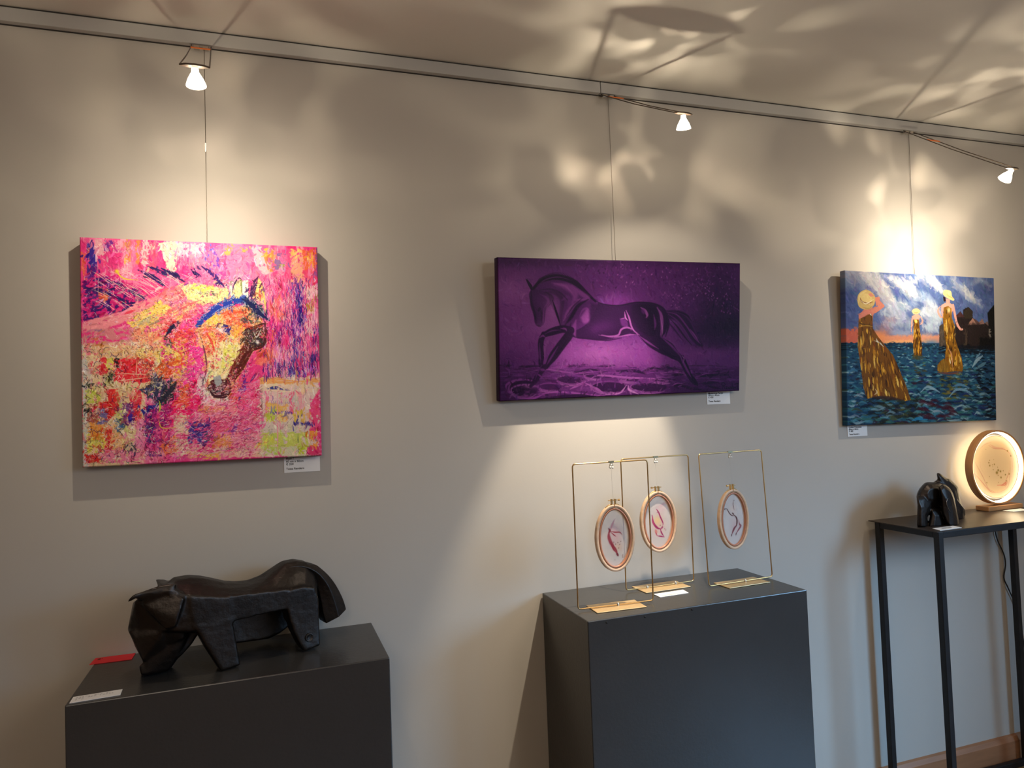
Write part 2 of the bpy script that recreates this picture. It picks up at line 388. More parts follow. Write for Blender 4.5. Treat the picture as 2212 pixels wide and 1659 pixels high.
def flat_card(name, label, cat, pts, z, m, marks=(), mm=None, mark_label=None):
    """card lying on a surface: pts = four corners (x, y) back-left, back-right, front-right, front-left; marks = (u0, u1, v) lines"""
    c = Vector((sum(p[0] for p in pts)/4, sum(p[1] for p in pts)/4, z+0.0004))
    t = thing(name, label, cat, c)
    P = [Vector((p[0]-c.x, p[1]-c.y, 0)) for p in pts]
    MB().add([p for p in P] + [p+Vector((0, 0, 0.0012)) for p in P], [(0,1,2,3), (7,6,5,4), (0,4,5,1), (1,5,6,2), (2,6,7,3), (3,7,4,0)]).build('card_sheet', m, t)
    if marks:
        k = MB(); at = lambda u, v: P[0].lerp(P[1], u).lerp(P[3].lerp(P[2], u), v)+Vector((0, 0, 0.0015))
        for u0, u1, v, dv in marks: k.add([at(u0, v-dv), at(u1, v-dv), at(u1, v+dv), at(u0, v+dv)], [(0, 1, 2, 3)])
        k.build('printed_mark', mm, t)
    return t
rr = random.Random(3)
lines = [(u, u+rr.uniform(0.02, 0.05), v, 0.035) for v in (0.25, 0.45, 0.65) for u in [0.08+0.06*i for i in range(13)] if rr.random() < 0.75 and (v < 0.5 or u < 0.35)]
flat_card('info_card', 'red card lying at the back left corner of the plinth with the black animal', 'card', [(-0.436, -0.006), (-0.342, -0.006), (-0.343, -0.058), (-0.440, -0.056)], 0.8903, RED,
          [(0.10, 0.17, 0.30, 0.12), (0.19, 0.21, 0.24, 0.05)], DARK_RED)
flat_card('info_card', 'white card at the front left corner of the plinth with the black animal', 'card', [(-0.424, -0.288), (-0.3262, -0.283), (-0.3247, -0.3188), (-0.4235, -0.3253)], 0.8903, PAPER, lines, GREY_INK)
flat_card('info_card', 'white card lying in front of the middle brass wire frame', 'card', [(1.1225, -0.1830), (1.2310, -0.1780), (1.2258, -0.2179), (1.1226, -0.2228)], 0.9130, PAPER, [(0.1, 0.8, 0.72, 0.02), (0.1, 0.6, 0.84, 0.02)], GREY_INK)
# ------------------------------------------------------------------ brass wire frames with hanging oval hoops
BRASS = mat('brass_rod', srgb(192, 154, 100), 0.28, metal=1.0)
BRASSP = mat('brass_plate', srgb(222, 190, 140), 0.42, metal=0.6, noise=(30, 0.05))
WOOD = mat('beech_hoop', srgb(206, 172, 140), 0.45, noise=(14, 0.12), aniso_scale=(1, 1, 6))
WOOD2 = mat('copper_inner_hoop', srgb(176, 118, 88), 0.4, noise=(14, 0.1))
CRYSTAL = mat('clear_crystal', srgb(235, 235, 230), 0.05, metal=0.2, spec=1.0)
CLIPM = mat('clip_metal', srgb(150, 140, 110), 0.3, metal=0.9)
THREAD = mat('clear_thread', srgb(190, 186, 176), 0.3)
ZT2 = 0.9130
def rounded(w, h, r, n=5):
    P = []
    for cx, cz, a0 in ((w/2-r, h-r, 0), (-w/2+r, h-r, 90), (-w/2+r, r, 180), (w/2-r, r, 270)):
        for k in range(n+1):
            a = math.radians(a0+90*k/n); P.append((cx+r*math.cos(a), 0, cz+r*math.sin(a)))
    return P
def wire_frame(label, bl, br, h, lean, plate, screws):
    a, b = Vector((*bl, 0)), Vector((*br, 0)); w = (b-a).length; c = (a+b)/2; yaw = math.atan2(b.y-a.y, b.x-a.x)
    t = thing('wire_display_frame', label, 'frame', (c.x, c.y, ZT2), (0, 0, yaw), 'brass wire display frames on the plinth')
    Rm = Matrix.Rotation(-lean, 4, 'X')
    z0 = 0.0062
    P = [Rm @ Vector(p) + Vector((0, 0, z0)) for p in rounded(w, h, 0.009)]
    MB().tube(P, 0.0021, 8, closed=True).build('wire_rectangle', BRASS, t)
    px0, px1, py0, py1 = plate
    MB().box(px0, px1, py0, py1, 0.0006, 0.0028).build('base_plate', BRASSP, t, bevel=0.001)
    for sx in screws:
        MB().lathe([(0.0038, 0.0), (0.0038, 0.008), (0.002, 0.0105), (0.0, 0.011)], Matrix.Translation((sx, -0.001, 0.002)), 12).build('fixing_screw', CHROME, t)
    return t, Rm, z0
FR = [('foremost brass wire frame on the plinth, at its left end', (0.838, -0.2475), (1.077, -0.2600), 0.417, 0.0, (-0.078, 0.078, -0.041, 0.042), (0.005,)),
      ('middle brass wire frame, rearmost on the plinth behind the white card', (1.0618, -0.1190), (1.3134, -0.1131), 0.412, 0.0, (-0.080, 0.084, -0.044, 0.046), (-0.05, 0.055)),
      ('rightmost brass wire frame on the plinth, leaning back a little', (1.3164, -0.1940), (1.5680, -0.1830), 0.417, 0.055, (-0.078, 0.082, -0.040, 0.041), (0.015,))]
HO = [((1328.4, 1161.7), 0.0, 'left', 8), ((1422.2, 1126.8), 0.0, 'right', 20), ((1584.2, 1121.3), 0.05, 'right', -6)]
FILM = None
def hoop(label, c, rx, rz, yaw, screw_side, key, ztop):
    """embroidery hoop: two oval bands clamped by a brass screw, a clear painted film stretched inside, hung on a thread"""
    t = thing('oval_hoop', label, 'hoop', c, (0, 0, yaw), 'oval wooden hoops hanging in the wire frames')
    sq = lambda r0, r1, d: [(r0, -d), (r1-0.001, -d), (r1, -d+0.001), (r1, d-0.001), (r1-0.001, d), (r0, d)]
    MB().ellring((0, 0, 0), rx-0.0085, rz-0.0085, sq(0.0, 0.0085, 0.0065), gap=0.02).build('outer_ring', WOOD, t)
    MB().ellring((0, 0, 0), rx-0.0155, rz-0.0155, sq(0.0, 0.0055, 0.0062)).build('inner_ring', WOOD2, t)
    film_disc('painted_film', t, rx-0.015, rz-0.015, key)
    k = MB()
    for s in (-1, 1):
        k.box(s*0.0056-0.0016, s*0.0056+0.0016, -0.004, 0.004, rz-0.001, rz+0.013)
        k.tube([(s*0.0056, -0.003, rz+0.0135), (s*0.0056, 0.003, rz+0.0135)], 0.0032, 8)
        k.tube([(s*0.006, 0, rz+0.001), (s*0.016, 0, rz-0.0005), (s*0.027, 0, rz-0.0085)], 0.0012, 6)
    k.build('clamp_bracket', BRASS, t)
    sd = -1 if screw_side == 'left' else 1
    MB().tube([(-0.016, 0, rz+0.0125), (0.016, 0, rz+0.0125)], 0.0013, 8).tube([(-sd*0.016, 0, rz+0.0125), (-sd*0.021, 0, rz+0.0125)], 0.003, 10).build('clamp_screw', BRASS, t)
    MB().tube([(0, 0, rz+0.0135), (-0.002, 0, ztop-c[2])], 0.0003, 4).build('hanging_thread', THREAD, t)
    return t
def jewel_clip(label, c, yaw):
    t = thing('jewel_clip', label, 'clip', c, (0, 0, yaw), 'small crystal clips on the frames')
    MB().box(-0.0090, 0.0090, -0.0028, 0.0028, -0.0024, 0.0034).build('clip_bar', CLIPM, t, bevel=0.0008)
    k = MB()
    for s in (-1, 1): k.tube([(s*0.002, 0, -0.002), (s*0.0055, 0, -0.011), (s*0.0065, 0, -0.0165), (s*0.003, 0, -0.0195)], 0.0010, 6)
    k.build('clip_loop', CLIPM, t)
    for x, z, r in ((0, -0.0085, 0.0034), (-0.0035, -0.0155, 0.0036), (0.0038, -0.016, 0.0040)):
        MB().lathe([(0, -r), (r*0.75, -r*0.6), (r, 0), (r*0.75, r*0.6), (0, r)], Matrix.Translation((x, -0.001, z)), 8, smooth=False).build('crystal', CRYSTAL, t)
    return t

# ------------------------------------------------------------------ large black animal sculpture
BRONZE = mat('dark_bronze', srgb(62, 58, 56), 0.40, metal=1.0, noise=(9, 0.35), bump=(60, 0.18), spec=0.6)
BRONZE2 = mat('dark_bronze_small', srgb(56, 50, 47), 0.40, metal=0.9, noise=(14, 0.3), bump=(90, 0.12), spec=0.6)
def cast(name, mb, material, parent, voxel, smooth=4):
    """welds overlapping solids into one continuous cast skin"""
    o = mb.build(name, material, None)
    r = o.modifiers.new('weld', 'REMESH'); r.mode = 'VOXEL'; r.voxel_size = voxel; r.use_smooth_shade = True
    s = o.modifiers.new('soften', 'SMOOTH'); s.factor = 0.5; s.iterations = smooth
    dg = bpy.context.evaluated_depsgraph_get(); dg.update()
    me = bpy.data.meshes.new_from_object(o.evaluated_get(dg))
    me.name = name; old = o.data; o.modifiers.clear(); o.data = me; bpy.data.meshes.remove(old)
    if not me.materials: me.materials.append(material)
    for v in me.vertices: v.co.z = max(v.co.z, 0.0003)      # feet flat on the surface
    o.parent = parent
    return o
def big_animal():
    ang = math.radians(17); zt = 0.8903
    t = thing('animal_sculpture', 'large black bronze horned animal with lowered head and arched tail on the left plinth', 'sculpture', (-0.06, -0.15, zt), (0, 0, ang))
    def P(s, h, n):                            # side-on measurements carried to the depth n of that part
        k = -n/1.94
        return Vector((s+(-0.53-s)*k, n, h+(0.61-h)*k))
    def both(pts, n0, n1, mirror=True):
        A = [P(s, h, n0) for s, h in pts]; B = [P(s, h, n0) for s, h in pts]
        for b in B: b.y = n1
        return A+B
    body = MB()
    # trunk: stations along the back, each a roof-shaped ring
    st = [(-0.205, 0.105, 0.186, 0.200, 0.060), (-0.170, 0.095, 0.184, 0.227, 0.080), (-0.137, 0.088, 0.179, 0.2275, 0.085), (-0.108, 0.085, 0.173, 0.221, 0.084), (-0.079, 0.085, 0.168, 0.210, 0.082),
          (-0.049, 0.088, 0.163, 0.198, 0.080), (-0.022, 0.094, 0.162, 0.192, 0.078), (0.009, 0.098, 0.161, 0.190, 0.077), (0.041, 0.10, 0.160, 0.197, 0.077),
          (0.070, 0.10, 0.156, 0.211, 0.078), (0.100, 0.10, 0.150, 0.2255, 0.080), (0.129, 0.095, 0.148, 0.2275, 0.080), (0.159, 0.092, 0.146, 0.218, 0.076), (0.180, 0.092, 0.142, 0.197, 0.066), (0.193, 0.095, 0.136, 0.168, 0.050)]
    V = []; nr = 10
    for s, hb, he, ht, n in st:
        a = P(s, hb, -n); b = P(s, he, -n)
        mid = Vector((s, 0, ht))
        ring = [a, b, Vector((b.x*0.5+mid.x*0.5, -n*0.62, b.z*0.42+mid.z*0.58)), Vector((s, -n*0.25, ht-0.002)), Vector((s, n*0.15, ht)), Vector((s, n*0.6, ht-0.012)),
                Vector((b.x, n, b.z-0.004)), Vector((a.x, n, a.z)), Vector((a.x, n*0.4, a.z-0.012)), Vector((a.x, -n*0.4, a.z-0.012))]
        V += ring
    Fc = [(i*nr+k, i*nr+(k+1) % nr, (i+1)*nr+(k+1) % nr, (i+1)*nr+k) for i in range(len(st)-1) for k in range(nr)]
    Fc += [tuple(range(nr)), tuple(range((len(st)-1)*nr, len(st)*nr))]
    body.add(V, Fc)
    # head: cheek block, brow wedge, muzzle
    body.hull([P(-0.245, 0.178, -0.064), P(-0.187, 0.199, -0.078), P(-0.148, 0.172, -0.095), P(-0.163, 0.125, -0.099), P(-0.170, 0.107, -0.095), P(-0.191, 0.104, -0.084), P(-0.24, 0.17, -0.02), P(-0.15, 0.17, -0.02), P(-0.17, 0.11, -0.02), P(-0.187, 0.199, -0.02)])
    body.hull([P(-0.258, 0.187, -0.05), P(-0.20, 0.20, -0.06), P(-0.262, 0.185, 0.03), P(-0.20, 0.20, 0.035), P(-0.275, 0.121, 0.0), P(-0.272, 0.121, 0.035), P(-0.239, 0.053, -0.02), P(-0.239, 0.053, 0.035),
               P(-0.15, 0.075, -0.055), P(-0.15, 0.075, 0.055), P(-0.14, 0.17, -0.07), P(-0.14, 0.17, 0.07), P(-0.19, 0.104, -0.062)])
    body.hull([P(-0.262, 0.085, -0.01), P(-0.262, 0.085, 0.03), P(-0.240, 0.052, -0.026), P(-0.240, 0.052, 0.04), P(-0.235, 0.028, -0.03), P(-0.235, 0.028, 0.045), P(-0.186, 0.004, -0.028), P(-0.186, 0.004, 0.04),
               P(-0.228, 0.004, -0.028), P(-0.228, 0.004, 0.04), P(-0.165, 0.03, -0.03), P(-0.165, 0.03, 0.04), P(-0.14, 0.085, -0.05), P(-0.14, 0.085, 0.05), P(-0.2, 0.12, -0.04)])
    body.hull([P(-0.252, 0.031, -0.025), P(-0.252, 0.031, 0.035), P(-0.247, 0.006, -0.025), P(-0.247, 0.006, 0.035), P(-0.215, 0.004, -0.03), P(-0.215, 0.004, 0.035), P(-0.225, 0.046, -0.026), P(-0.225, 0.046, 0.035)])
    body.hull(both([(-0.133, 0.054), (-0.162, 0.028), (-0.20, 0.05), (-0.14, 0.11), (-0.10, 0.10)], -0.035, 0.04))
    # neck bulge behind the cheek
    body.hull(both([(-0.187, 0.200), (-0.165, 0.196), (-0.140, 0.178), (-0.130, 0.15), (-0.150, 0.118), (-0.168, 0.14)], -0.084, 0.07))
    body.hull([P(-0.2745, 0.121, n) for n in (-0.02, 0.035)] + [P(-0.240, 0.052, n) for n in (-0.03, 0.04)] + [P(-0.243, 0.040, n) for n in (-0.03, 0.04)] + [P(-0.20, 0.10, -0.06), P(-0.20, 0.10, 0.05), P(-0.19, 0.04, -0.03), P(-0.262, 0.10, -0.03)])
    # legs
    body.hull(both([(-0.138, 0.176), (-0.036, 0.156), (-0.034, 0.088), (-0.086, 0.05), (-0.128, 0.096)], -0.088, -0.03))
    body.hull(both([(-0.126, 0.098), (-0.034, 0.10), (-0.016, -0.024), (-0.064, -0.0295), (-0.098, 0.035), (-0.113, 0.07)], -0.089, -0.045))
    body.hull(both([(0.108, 0.146), (0.150, 0.150), (0.186, 0.141), (0.196, 0.110), (0.1955, 0.032), (0.116, 0.055), (0.107, 0.098)], -0.088, -0.03))
    body.hull(both([(0.117, 0.060), (0.196, 0.060), (0.198, -0.020), (0.152, -0.0275), (0.139, -0.004), (0.122, 0.035)], -0.088, -0.040))
    # far legs and hanging flank
    body.hull([P(-0.05, 0.12, n) for n in (0.045, 0.075)] + [P(-0.036, 0.036, n) for n in (0.045, 0.075)] + [P(0.046, 0.043, n) for n in (0.045, 0.075)] + [P(0.058, 0.029, n) for n in (0.045, 0.075)] + [P(0.075, 0.12, n) for n in (0.045, 0.075)])
    body.hull([P(0.056, 0.12, n) for n in (0.045, 0.07)] + [P(0.058, 0.030, n) for n in (0.045, 0.07)] + [P(0.085, 0.037, n) for n in (0.045, 0.07)] + [P(0.109, 0.050, n) for n in (0.045, 0.07)] + [P(0.12, 0.12, n) for n in (0.045, 0.07)])
    body.hull([P(0.12, 0.12, n) for n in (0.03, 0.066)] + [P(0.19, 0.12, n) for n in (0.03, 0.066)] + [Vector((0.150, n, 0.0)) for n in (0.03, 0.066)] + [Vector((0.192, n, 0.0)) for n in (0.03, 0.066)])
    # lower edge of the lit flank
    body.hull(both([(-0.040, 0.160), (0.112, 0.150), (0.110, 0.097), (-0.018, 0.108), (-0.036, 0.092)], -0.087, -0.03))
    # brow ridge running out into the horn
    body.hull([P(-0.2765, 0.183, -0.070), P(-0.272, 0.194, -0.074), P(-0.262, 0.202, -0.076), P(-0.248, 0.206, -0.074), P(-0.252, 0.193, -0.078), P(-0.264, 0.187, -0.074), P(-0.268, 0.19, -0.060), P(-0.255, 0.200, -0.055)])
    body.hull([P(-0.262, 0.2015, -0.074), P(-0.236, 0.207, -0.074), P(-0.195, 0.215, -0.076), P(-0.165, 0.212, -0.080), P(-0.175, 0.195, -0.084), P(-0.236, 0.180, -0.070), P(-0.254, 0.190, -0.072), P(-0.245, 0.190, -0.01), P(-0.18, 0.215, 0.0), P(-0.17, 0.19, 0.0)])
    b = cast('body', body, BRONZE, t, 0.003, 14)
    # arched tail
    outer = [(0.085, 0.221), (0.105, 0.2295), (0.129, 0.2315), (0.159, 0.2275), (0.190, 0.213), (0.220, 0.185), (0.242, 0.153), (0.259, 0.118), (0.266, 0.098), (0.271, 0.077)]
    inner = [(0.100, 0.212), (0.115, 0.214), (0.131, 0.212), (0.150, 0.203), (0.168, 0.188), (0.182, 0.168), (0.191, 0.140), (0.197, 0.105), (0.201, 0.075), (0.209, 0.051)]
    tl = MB(); V = []
    for (a, b2), (c, d) in zip(outer, inner):
        o_, i_ = Vector((a, 0, b2)), Vector((c, 0, d)); w = 0.036
        m_ = o_.lerp(i_, 0.45)
        V += [o_+Vector((0, -w*0.55, 0)), m_+Vector((0, -w, 0)), i_+Vector((0, -w*0.7, 0)), i_+Vector((0, w*0.7, 0)), m_+Vector((0, w, 0)), o_+Vector((0, w*0.55, 0))]
    n = len(outer)
    tl.add(V, [(i*6+k, i*6+(k+1) % 6, (i+1)*6+(k+1) % 6, (i+1)*6+k) for i in range(n-1) for k in range(6)] + [tuple(range(6)), tuple(range((n-1)*6, n*6))])
    o = tl.build('tail', BRONZE, t, bevel=0.003, seg=3)
    o.location = (-0.004, 0, -0.008)
    ss = o.modifiers.new('round', 'SUBSURF'); ss.levels = ss.render_levels = 2; ss.subdivision_type = 'CATMULL_CLARK'
    # foundry seal on the rear leg
    c = P(0.166, 0.009, -0.0895)
    M = Matrix.Translation(c) @ Matrix.Rotation(math.radians(90), 4, 'X')
    s = MB().lathe([(0.0, 0.001), (0.0075, 0.001), (0.0085, 0.0028), (0.0105, 0.0028), (0.0112, 0.0), (0.0, -0.004)], M, 28)
    for x, z, a in ((-0.002, 0.002, 0.5), (0.002, 0.001, -0.6), (0.0, -0.003, 0.1), (0.001, 0.004, 1.4)):
        s.box(-0.0032, 0.0032, -0.0007, 0.0007, 0.0, 0.0022, M @ Matrix.Translation((x, z, 0)) @ Matrix.Rotation(a, 4, 'Z'))
    tag(s.build('foundry_seal', mat('seal_bronze', srgb(58, 55, 54), 0.4, metal=0.7), t), 'round cast seal')
big_animal()

# ------------------------------------------------------------------ console table
BLACKSTEEL = mat('black_steel', srgb(34, 33, 34), 0.42, metal=0.35, noise=(22, 0.15))
TOPSTEEL = mat('black_steel_top', srgb(64, 54, 47), 0.38, metal=0.3, noise=(9, 0.15), aniso_scale=(1, 5, 1))
TX0, TX1, TY0, TY1, TZ = 2.153, 2.885, -0.3075, -0.014, 1.0316
tb = thing('console_table', 'tall narrow black steel console table at the right edge', 'table', ((TX0+TX1)/2, (TY0+TY1)/2, 0))
ox, oy = tb.location.x, tb.location.y
def tbox(x0, x1, y0, y1, z0, z1): return MB().box(x0-ox, x1-ox, y0-oy, y1-oy, z0, z1)
tbox(TX0, TX1, TY0, TY1, TZ-0.003, TZ).build('table_top', TOPSTEEL, tb)
I, Tk = 0.009, 0.022
lx = (TX0+I, TX1-I-Tk); ly = (TY0+0.001, TY1-0.02-Tk)
for x in lx:
    for y in ly: tbox(x, x+Tk, y, y+Tk, 0, TZ-0.003).build('leg', BLACKSTEEL, tb, bevel=0.002)
for z0, z1 in ((TZ-0.003-0.022, TZ-0.003), (0.0, 0.024)):
    nm = 'top_rail' if z0 > 0.5 else 'bottom_rail'
    for y in ly: tbox(lx[0]+Tk, lx[1], y+0.001, y+Tk-0.001, z0, z1).build(nm, BLACKSTEEL, tb, bevel=0.002)
    for x in lx: tbox(x+0.001, x+Tk-0.001, ly[0]+Tk, ly[1], z0, z1).build(nm, BLACKSTEEL, tb, bevel=0.002)
flat_card('info_card', 'white card at the front left corner of the black console table', 'card', [(2.192, -0.2580), (2.292, -0.2550), (2.283, -0.2960), (2.178, -0.3000)], TZ, PAPER, [(0.3, 0.75, 0.3, 0.08), (0.25, 0.7, 0.55, 0.08)], GREY_INK)
flat_card('info_card', 'white card lying in front of the glowing ring lamp', 'card', [(2.735, -0.108), (2.835, -0.105), (2.835, -0.145), (2.740, -0.148)], TZ, PAPER)

# ------------------------------------------------------------------ small horse sculpture on the table
def small_horse():
    t = thing('animal_sculpture', 'small dark bronze horse sculpture on the console table beside the ring lamp', 'sculpture', (2.29, -0.2, TZ))
    def Z(a, b, y):                            # side-on outline measured on the plane y
        p = unpx((1960+a*0.09042, 1000+b*0.09042), 1, y); return p - t.location
    def slab(pts, y0, y1, shrink=1.0):
        A = [Z(a, b, y0) for a, b in pts]; B = [Vector((p.x, y1+0.2, p.z)) for p in A]
        return A+B
    b = MB()
    def inflate(pts, yc, half, n=7, pw=0.5, kx=1.0):
        """rounded solid with the given side-on outline"""
        V = []; m = len(pts)
        for i in range(n+1):
            t = -1+2*i/n; s = max(0.35, (1-abs(t)**2.6)**pw); A = [Z(p, q, yc+t*half) for p, q in pts]; cx = sum(p.x for p in A)/m; cz = sum(p.z for p in A)/m
            V += [Vector((cx+(p.x-cx)*s, p.y, max(0.0, cz+(p.z-cz)*s if p.z > 0.014 else p.z))) for p in A]
        b.add(V, [(i*m+k, i*m+(k+1) % m, (i+1)*m+(k+1) % m, (i+1)*m+k) for i in range(n) for k in range(m)] + [tuple(range(m)), tuple(range(n*m, (n+1)*m))])
    inflate([(216, 800), (228, 740), (250, 680), (285, 615), (330, 560), (380, 505), (430, 468), (490, 456), (560, 455), (630, 458), (700, 466), (780, 480), (850, 500), (910, 528), (960, 560), (1010, 602), (1050, 650), (1085, 740), (1080, 900), (1000, 1060), (800, 1170), (560, 1200), (300, 1150), (235, 980)], -0.165, 0.055)
    inflate([(222, 790), (240, 960), (234, 1200), (228, 1480), (245, 1525), (360, 1527), (480, 1525), (495, 1450), (482, 1300), (520, 1230), (570, 1160), (600, 900), (420, 760)], -0.200, 0.026)
    inflate([(560, 1080), (545, 1240), (500, 1480), (490, 1530), (700, 1534), (930, 1530), (955, 1480), (900, 1370), (850, 1290), (830, 1080)], -0.205, 0.026)
    inflate([(760, 560), (850, 503), (910, 530), (960, 562), (1010, 604), (1050, 652), (1085, 715), (1112, 790), (1135, 880), (1152, 980), (1178, 1110), (1200, 1230), (1225, 1350), (1245, 1470), (1235, 1490), (1120, 1492), (1000, 1490), (960, 1470), (925, 1420), (890, 1340), (860, 1290), (820, 1160), (800, 900)], -0.226, 0.027, pw=0.4)
    inflate([(590, 478), (650, 440), (706, 404), (718, 370), (706, 310), (700, 248), (745, 236), (785, 250), (860, 304), (940, 362), (990, 372), (1050, 420), (1110, 470), (1165, 525), (1210, 577), (1232, 680), (1250, 790), (1270, 870), (1290, 950), (1312, 1030), (1335, 1084), (1375, 1090), (1392, 1150), (1392, 1240), (1374, 1262), (1374, 1345), (1340, 1364), (1260, 1365), (1230, 1280), (1180, 1120), (1080, 900), (900, 700)], -0.150, 0.024, pw=0.4)
    bd = cast('body', b, BRONZE2, t, 0.0018, 10)
    # raised line on the flank and bright spine edge
    MB().tube([Z(970, 850, -0.2535), Z(935, 920, -0.2535), Z(940, 1000, -0.2540), Z(975, 1080, -0.2545), Z(1022, 1155, -0.2550)], [0.0006, 0.0011, 0.0013, 0.0011, 0.0005], 6).build('flank_line', mat('polished_bronze_line', srgb(150, 140, 130), 0.25, metal=1.0), t)
small_horse()

# ------------------------------------------------------------------ ring lamp
RING = mat('ring_wood', srgb(176, 124, 74), 0.45, noise=(12, 0.12), aniso_scale=(1, 8, 1))
LEDM = emit_mat('led_strip_glow', (1.0, 0.80, 0.50, 1), 22.0)
RC = Vector((2.760, -0.070, 1.2005)); RR = 0.1475
rl = thing('ring_lamp', 'glowing round wooden ring lamp with painted disc at the right edge', 'lamp', (RC.x, RC.y, TZ))
cz = RC.z-TZ
MB().ellring((0, 0, cz), RR, RR, [(0, -0.015), (0, 0.015), (-0.007, 0.015), (-0.007, -0.015)], n=96).build('ring_frame', RING, rl, bevel=0.001)
tag(MB().ellring((0, 0, cz), RR-0.0075, RR-0.0075, [(0, -0.011), (0, 0.011), (-0.0025, 0.011), (-0.0025, -0.011)], n=96).build('led_strip', LEDM, rl), 'warm white glowing strip')
MB().box(-0.084, 0.105, -0.026, 0.030, 0.0, 0.0185).build('base_block', RING, rl, bevel=0.0025)
CABLE = mat('black_cable', srgb(14, 14, 15), 0.5)
cp = [(2150, 1144), (2155, 1167), (2168.6, 1197.7), (2172, 1221), (2168.6, 1248), (2177, 1268.5), (2190.5, 1299), (2204, 1336), (2205.6, 1359.5), (2209, 1373), (2216, 1420), (2222, 1500)]
cw = [unpx(p, 1, -0.008) for p in cp]
def crom(P, n=6):
    P = [Vector(p) for p in P]; Q = [P[0]*2-P[1]] + P + [P[-1]*2-P[-2]]; out = []
    for i in range(1, len(Q)-2):
        for k in range(n):
            t = k/n; a, b, c, d = Q[i-1], Q[i], Q[i+1], Q[i+2]
            out.append(0.5*((2*b)+(c-a)*t+(2*a-5*b+4*c-d)*t*t+(3*b-a-3*c+d)*t**3))
    return out+[P[-1]]
c0 = cw[0]
cab = MB().tube(crom([Vector((2.735, -0.038, TZ+0.006)), Vector((c0.x+0.012, -0.014, TZ+0.006)), Vector((c0.x+0.004, -0.008, TZ-0.004))] + cw + [Vector((cw[-1].x+0.012, -0.014, 0.20)), Vector((cw[-1].x+0.02, -0.022, 0.10)), Vector((cw[-1].x+0.05, -0.024, 0.0035)), Vector((cw[-1].x+0.2, -0.03, 0.003))]), 0.0024, 8)
tag(cab.build('power_cord', CABLE, None), 'black power cord hanging down behind the console table', 'cord')
# ------------------------------------------------------------------ brush engine: paint is mixed stroke by stroke and stored per mesh point
def smooth01(x): x = np.clip(x, 0, 1); return x*x*(3-2*x)
def vnoise(W, H, sx, sy, seed):
    """smooth random field 0..1 with features about sx by sy points large"""
    r = np.random.RandomState(seed); gw, gh = int(W/sx)+3, int(H/sy)+3
    g = r.rand(gh, gw).astype(np.float32)
    x = np.arange(W)/sx; y = np.arange(H)/sy; xi = x.astype(int); yi = y.astype(int); fx = smooth01(x-xi); fy = smooth01(y-yi)
    a = g[np.ix_(yi, xi)]*(1-fx)+g[np.ix_(yi, xi+1)]*fx; b = g[np.ix_(yi+1, xi)]*(1-fx)+g[np.ix_(yi+1, xi+1)]*fx
    return a*(1-fy)[:, None]+b*fy[:, None]
def fbm(W, H, sx, sy, seed, octv=4):
    o = 0; t = 0
    for k in range(octv):
        if min(sx, sy)/2**k < 0.8: break
        o = o+vnoise(W, H, max(sx/2**k, 1), max(sy/2**k, 1), seed+k*17)*0.6**k; t += 0.6**k
    return o/t
def homog(src, dst):
    A = []
    for (x, y), (u, v) in zip(src, dst):
        A.append([x, y, 1, 0, 0, 0, -u*x, -u*y]); A.append([0, 0, 0, x, y, 1, -v*x, -v*y])
    h = np.linalg.solve(np.array(A, float), np.array([c for p in dst for c in p], float))
    return np.append(h, 1).reshape(3, 3)
def spline(P, n=8):
    P = np.array(P, float)
    if len(P) < 3: return np.array([P[0]+(P[-1]-P[0])*t for t in np.linspace(0, 1, n+1)])
    Q = np.vstack([2*P[0]-P[1], P, 2*P[-1]-P[-2]]); o = []
    for i in range(1, len(Q)-2):
        for k in range(n):
            t = k/n; a, b, c, d = Q[i-1], Q[i], Q[i+1], Q[i+2]
            o.append(0.5*(2*b+(c-a)*t+(2*a-5*b+4*c-d)*t*t+(3*b-a-3*c+d)*t**3))
    return np.array(o+[P[-1]])
